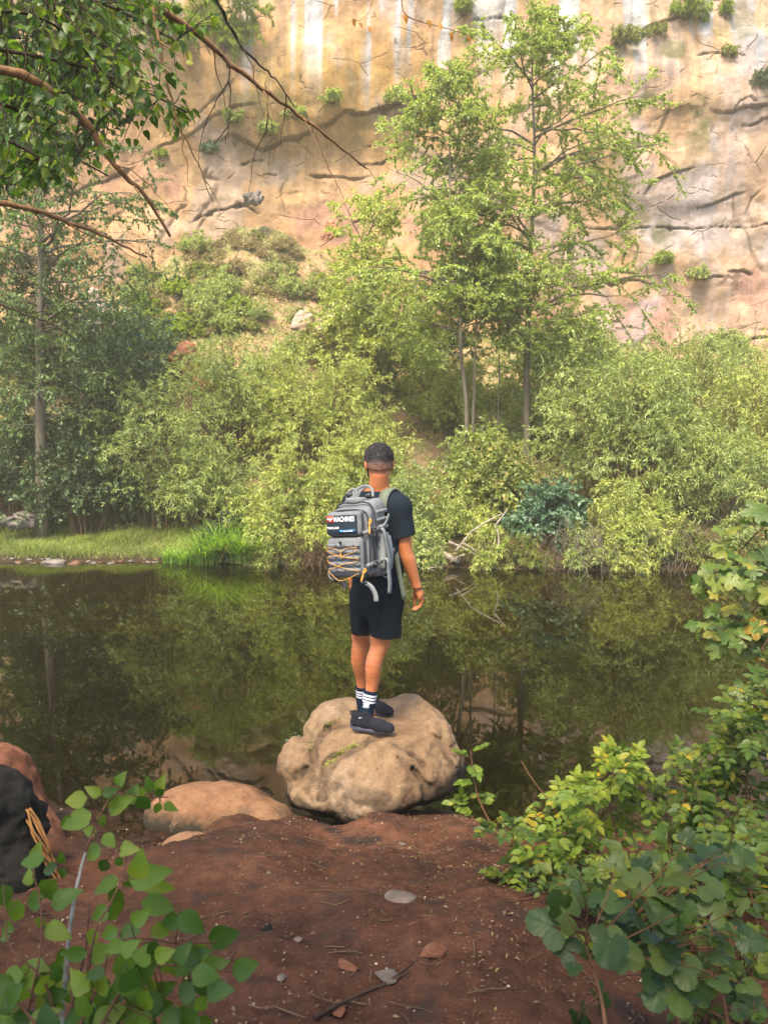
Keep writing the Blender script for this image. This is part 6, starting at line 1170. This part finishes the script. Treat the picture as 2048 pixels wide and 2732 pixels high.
def text(s, x, z, w_, h_, mat, parent, y=FY, bold=.0, shear=0):
    cu = bpy.data.curves.new("lettering", 'FONT'); cu.body = s; cu.size = 1; cu.offset = bold; cu.shear = shear; cu.resolution_u = 3
    o = bpy.data.objects.new("lettering", cu); COL.objects.link(o); bpy.context.view_layer.update(); dg = bpy.context.evaluated_depsgraph_get(); me = bpy.data.meshes.new_from_object(o.evaluated_get(dg)); bpy.data.objects.remove(o)
    v = np.array([q.co[:] for q in me.vertices]); lo, hi = v.min(0), v.max(0); v[:, 0] = x+(v[:, 0]-lo[0])/(hi[0]-lo[0])*w_; zz = z+(v[:, 1]-lo[1])/(hi[1]-lo[1])*h_
    co = np.stack([v[:, 0], np.full(len(v), y), zz], -1).astype(np.float32); me.vertices.foreach_set("co", co.ravel()); me.materials.clear(); me.materials.append(mat); me.update(); o = bpy.data.objects.new("lettering", me); o.parent = parent; COL.objects.link(o); return o
def quad(x0, x1, z0, z1, y, name, mat, parent, d=.0015):
    V = [(x0, y, z0), (x1, y, z0), (x1, y, z1), (x0, y, z1), (x0, y+d, z0), (x1, y+d, z0), (x1, y+d, z1), (x0, y+d, z1)]; return make_mesh(name, V, [np.array([[0, 1, 2, 3], [5, 4, 7, 6], [1, 5, 6, 2], [4, 0, 3, 7], [3, 2, 6, 7], [4, 5, 1, 0]])], mat, parent, smooth=False)
quad(-.102, -.056, .345, .385, FY, "red_patch", K_red, up_); text("MACHINES", -.052, .349, .140, .030, K_wht, up_, bold=.018)
P_ = resample([(-.099, 0, .363), (-.093, 0, .372), (-.090, 0, .360), (-.085, 0, .371), (-.081, 0, .361), (-.076, 0, .370), (-.072, 0, .362), (-.067, 0, .371), (-.060, 0, .369), (-.072, 0, .360), (-.078, 0, .352), (-.080, 0, .360)], 40); P_[:, 1] = FY-.0015
MB().tube(P_, .0017, 5).build("script_logo", K_wht, up_)
quad(-.106, -.090, .307, .319, FY, "emblem_box", K_wht, up_); quad(-.1025, -.0935, .3095, .3150, FY-.002, "emblem_inner", K_patch, up_); text("EXPLORER", -.088, .306, .068, .013, K_wht, up_, bold=.02, shear=.25)
quad(-.022, .092, .281, .302, FY, "blue_label", K_navy, up_); quad(-.012, .004, .286, .297, FY-.002, "blue_mark", K_blue, up_); text("MACHINES", .010, .288, .066, .007, K_wht, up_, y=FY-.002, bold=.02)
def piece(pts, r, name, mat, parent, sides=6, K=None):
    K = K or max(8, len(pts)*5); m_ = MB(); m_.tube(resample(np.array(pts, float), K), r, sides, K); return m_.build(name, mat, parent)
def ribbon(pts, wdir, w_, th_, name, mat, parent, K=16):
    P = resample(np.array(pts, float), K); wd_ = np.broadcast_to(norm(np.array(wdir, float)), P.shape) if np.ndim(wdir[0]) == 0 else resample(np.array(wdir, float), K, False); T = norm(np.gradient(P, axis=0)); wd_ = norm(wd_-(wd_*T).sum(1)[:, None]*T); Nn = np.cross(T, wd_)
    V = np.stack([P-wd_*w_/2-Nn*th_/2, P+wd_*w_/2-Nn*th_/2, P+wd_*w_/2+Nn*th_/2, P-wd_*w_/2+Nn*th_/2], 1).reshape(-1, 3); F = [[i*4+j, i*4+(j+1) % 4, i*4+4+(j+1) % 4, i*4+4+j] for i in range(K-1) for j in range(4)]
    return make_mesh(name, V, [np.array(F), np.array([[3, 2, 1, 0], [K*4-4, K*4-3, K*4-2, K*4-1]])], mat, parent, smooth=False)
def buckle(c_, axis, w_, parent, l_=.045):
    c_ = np.array(c_, float); ax = norm(np.array(axis, float)); up2 = norm(np.cross(ax, [0, -1, .01])); n_ = np.cross(up2, ax); m_ = MB()
    for a, b, ww, hh in ((-.5, .15, 1, .009), (.18, .5, .8, .007)):
        V = [c_+ax*l_*s+up2*w_*t*ww/2+n_*hh*u/2 for s in (a, b) for t in (-1, 1) for u in (-1, 1)]; m_.add(V, np.array([[0, 1, 3, 2], [4, 6, 7, 5], [0, 4, 5, 1], [2, 3, 7, 6], [0, 2, 6, 4], [1, 5, 7, 3]]))
    V = [c_+ax*l_*s+up2*w_*t*.42+n_*.010*u/2 for s in (.30, .36) for t in (-1, 1) for u in (-1, 1)]; m_.add(V, np.array([[0, 1, 3, 2], [4, 6, 7, 5], [0, 4, 5, 1], [2, 3, 7, 6], [0, 2, 6, 4], [1, 5, 7, 3]]), mi=1)
    return m_.build("buckle", [K_blk, K_web], parent, smooth=False)
# zips
piece([(-.128, -.140, .36), (-.118, -.142, .44), (-.06, -.142, .462), (0, -.140, .455), (.06, -.142, .462), (.118, -.142, .44), (.142, -.142, .36), (.145, -.14, .20)], .0048, "zip", K_zip, pack); piece([(-.125, -.205, .34), (-.112, -.203, .405), (0, -.200, .418), (.105, -.203, .408), (.134, -.203, .36), (.137, -.203, .24), (.134, -.203, .05)], .0042, "zip", K_zip, pack)
piece([(-.112, -.232, .404), (0, -.236, .411), (.100, -.232, .406), (.114, -.232, .36), (.114, -.232, .30)], .0038, "zip", K_zip, pack); piece([(-.114, -.235, .235), (-.09, -.236, .258), (0, -.240, .262), (.098, -.236, .256), (.120, -.235, .22), (.121, -.235, .06)], .0042, "zip", K_zip, pack)
# molle rows on the lower pocket
for r0 in range(5):
    z = .205-r0*.037
    for x0, x1 in ((-.106, -.048), (-.044, .012), (.016, .070), (.074, .112)):
        ribbon([(x0, -.268-.009*math.cos(x0*11), z), ((x0+x1)/2, -.2705-.010*math.cos((x0+x1)*5.5), z), (x1, -.268-.009*math.cos(x1*11), z)], (0, 0, 1), .024, .003, "webbing_loop", K_grey, lw_, 5)
for r0 in range(5):
    z = .40-r0*.05; ribbon([(.142, -.125, z-.006), (.146, -.09, z), (.147, -.05, z+.004), (.144, -.012, z+.006)], (0, 0, 1), .024, .003, "webbing_loop", K_web, main, 8)
# yellow lacing
ly = lambda x: -.2775-.010*math.cos(x*11)
L1 = [(-.108, .192), (-.06, .186), (-.012, .170), (-.002, .166), (.010, .178), (.055, .186), (.098, .188), (.100, .172), (.06, .155), (.0, .140), (-.06, .140), (-.100, .132), (-.104, .112), (-.085, .095), (-.03, .078), (.05, .058), (.112, .052)]
L2 = [(-.108, .192), (-.107, .172), (-.06, .152), (.0, .136), (.05, .128), (.100, .124), (.108, .108), (.06, .098), (.0, .088), (-.06, .068), (-.098, .062), (-.096, .045), (-.04, -.003), (-.005, -.008), (.04, .006), (.108, .036)]
for L_ in (L1, L2): piece([(x, ly(x), z+.004) for x, z in L_], .0020, "lacing_cord", K_cord, lw_, 6, 70)
piece([(0, ly(0)-.003, .172), (-.002, ly(0)-.006, .150), (.004, ly(0)-.004, .130)], .004, "cord_knot", K_cord, lw_); piece([(-.010, ly(0)-.004, .164), (.012, ly(0)-.004, .164)], .0045, "cord_lock", K_blk, lw_)
piece([(.002, ly(0)-.003, .215), (-.006, ly(0)-.006, .226), (.006, ly(0)-.006, .226)], .006, "hook", K_blk, lw_)
for (a, b) in (((.150, -.212, .345), (.150, -.218, .27)), ((.132, -.262, .055), (.112, -.268, -.01))):
    a, b = np.array(a), np.array(b); piece([a, a+[.006, -.004, .012], a+[.012, 0, 0], a+[.004, 0, -.012], a], .0045, "zip_pull", K_cord, pack); piece([a, (a+b)/2, b], .006, "zip_pull", K_cord, pack); m_ = (a*.65+b*.35); piece([m_-[.012, 0, 0], m_+[.012, 0, 0]], .005, "cord_lock", K_blk, pack, 6, 4); piece([b, b-[0, 0, .018]], .006, "pull_end", K_blk, pack, 6, 4)
# side pocket, compression straps
rbox((.132, -.118, .045), (.165, -.012, .255), .014, "side_pocket", K_web, pack, lambda V: V+np.stack([.012*np.sin(np.clip((V[:, 2]-.045)/.21, 0, 1)*math.pi)*(V[:, 0] > .15), 0*V[:, 0], 0*V[:, 0]], -1), 1, .003, 7)
for y_ in (-.175, -.150, -.095): ribbon([(.1375 if y_ < -.14 else .162, y_, .25), (.142 if y_ < -.14 else .176, y_, .15), (.1375 if y_ < -.14 else .162, y_, .06)], (0, 1, 0), .012, .003, "mesh_panel", K_dark, pack, 8)
for z0, z1 in ((.285, .335), (.085, .125)):
    ribbon([(.118, -.235, z0-.012), (.140, -.195, z0), (.150, -.150, z0+.01)], (0, 0, 1), .026, .003, "compression_strap", K_web, pack); buckle((.156, -.165, z0+.006), (.25, 1, .25), .032, pack, .05); ribbon([(.158, -.13, z0+.018), (.172, -.09, z0+.030), (.160, -.02, z1+.04)], (0, 0, 1), .026, .003, "compression_strap", K_web, pack)
ribbon([(.170, -.125, .300), (.186, -.115, .27), (.190, -.100, .18), (.192, -.085, .09), (.186, -.075, .04)], (0, 1, .1), .028, .003, "strap_end", K_web, pack); ribbon([(.176, -.118, .118), (.196, -.11, .10), (.190, -.10, .04), (.186, -.09, -.04), (.176, -.085, -.105)], (.3, 1, 0), .028, .003, "strap_end", K_web, pack)
# bottom buckles and strap ends
buckle((.110, -.240, -.004), (.3, .2, -1), .034, pack); ribbon([(.118, -.235, -.022), (.150, -.225, -.05), (.170, -.22, -.095), (.172, -.22, -.135)], (1, .25, 0), .027, .003, "strap_end", K_web, pack); buckle((-.070, -.245, -.006), (.8, .2, -.4), .034, pack); ribbon([(-.055, -.24, -.012), (-.03, -.235, -.03), (-.028, -.235, -.058)], (1, .25, 0), .030, .003, "strap_end", K_dark, pack, 8)
ribbon([(-.128, -.215, .075), (-.138, -.225, .05), (-.128, -.235, .01), (-.09, -.242, -.01)], (0, 1, 0), .018, .003, "compression_strap", K_web, pack)
# top handle, load lifter loops, shoulder straps
piece([(-.050, -.070, .480), (-.052, -.045, .530), (-.015, -.030, .560), (.030, -.028, .560), (.062, -.035, .535), (.070, -.045, .490)], .0085, "grab_handle", K_web, pack, 8); piece([(-.090, -.075, .475), (-.100, -.06, .515), (-.075, -.055, .542), (-.045, -.058, .545), (-.030, -.065, .520), (-.028, -.072, .490)], .007, "webbing_ring", K_web, pack, 6)
buckle((-.070, -.082, .512), (1, 0, .3), .026, pack, .04); buckle((.050, -.070, .500), (1, 0, .3), .026, pack, .04); rbox((-.075, -.125, .452), (.045, -.060, .492), .015, "hood_flap", K_web, pack, None, 1, .004, 9)
# shoulder strap over the right shoulder, in world space of the person but part of the pack
Mi = np.array((Matrix.Translation(pack.location) @ pack.rotation_euler.to_matrix().to_4x4() @ Matrix.Diagonal((1.02, 1.0, .95, 1))).inverted())
def toL(P): P = np.atleast_2d(P)+0.0; return P@Mi[:3, :3].T+Mi[:3, 3]
def Wp(*a): return np.array(a)
nk = neck+PO; sR_w = shR+PO; sL_w = shL+PO
for sgn, sh_ in ((1, sR_w), (-1, sL_w)):
    mid_ = lerp(nk, sh_, .62); pts = [mid_-Fv*.115+[0, 0, -.045], mid_-Fv*.07+[0, 0, .050], mid_+Fv*.01+[0, 0, .074], mid_+Fv*.085+[0, 0, .02], mid_+Fv*.135+[0, 0, -.12], mid_+Fv*.12+Rv*.04*sgn+[0, 0, -.28]]
    ribbon(toL(np.array(pts)), tuple(toL(PO+Rv)[0]-toL(PO)[0]), .062, .014, "shoulder_strap", K_olive if sgn > 0 else K_grey, pack, 24)
# lower strap to the torso and long hanging webbing behind the arm
ribbon(toL(np.array([at(1030, 1500, 4.66), at(1040, 1488, 4.66), at(1052, 1466, 4.72)])), tuple(toL(PO+UP)[0]-toL(PO)[0]), .03, .003, "lower_strap", K_web, pack, 8)
ribbon(toL(np.array([at(1056, 1465, 4.745), at(1060, 1500, 4.73), at(1068, 1545, 4.715), at(1079, 1598, 4.71)])), tuple(toL(PO+np.array([1, .1, 0]))[0]-toL(PO)[0]), .028, .003, "strap_end", K_olive, pack, 12)
# ================================================================== HAZE
m, nt, out = mat_new("haze_air"); pv = N(nt, "ShaderNodeVolumePrincipled"); pv.inputs["Color"].default_value = (1.0, .92, .66, 1); pv.inputs["Density"].default_value = .0029; pv.inputs["Anisotropy"].default_value = .2
nt.links.new(pv.outputs[0], out.inputs["Volume"])
x0, x1, y0, y1, z0, z1 = -22, 22, -9.5, 31, -1.6, 26.6
hv = [(x, y, z) for x in (x0, x1) for y in (y0, y1) for z in (z0, z1)]
hz_ = make_mesh("haze", hv, [np.array([[0, 1, 3, 2], [4, 6, 7, 5], [0, 4, 5, 1], [2, 3, 7, 6], [0, 2, 6, 4], [1, 5, 7, 3]])], m, smooth=False); tag(hz_, "thin warm haze filling the canyon air", "haze", kind="stuff")
S.cycles.volume_bounces = 0
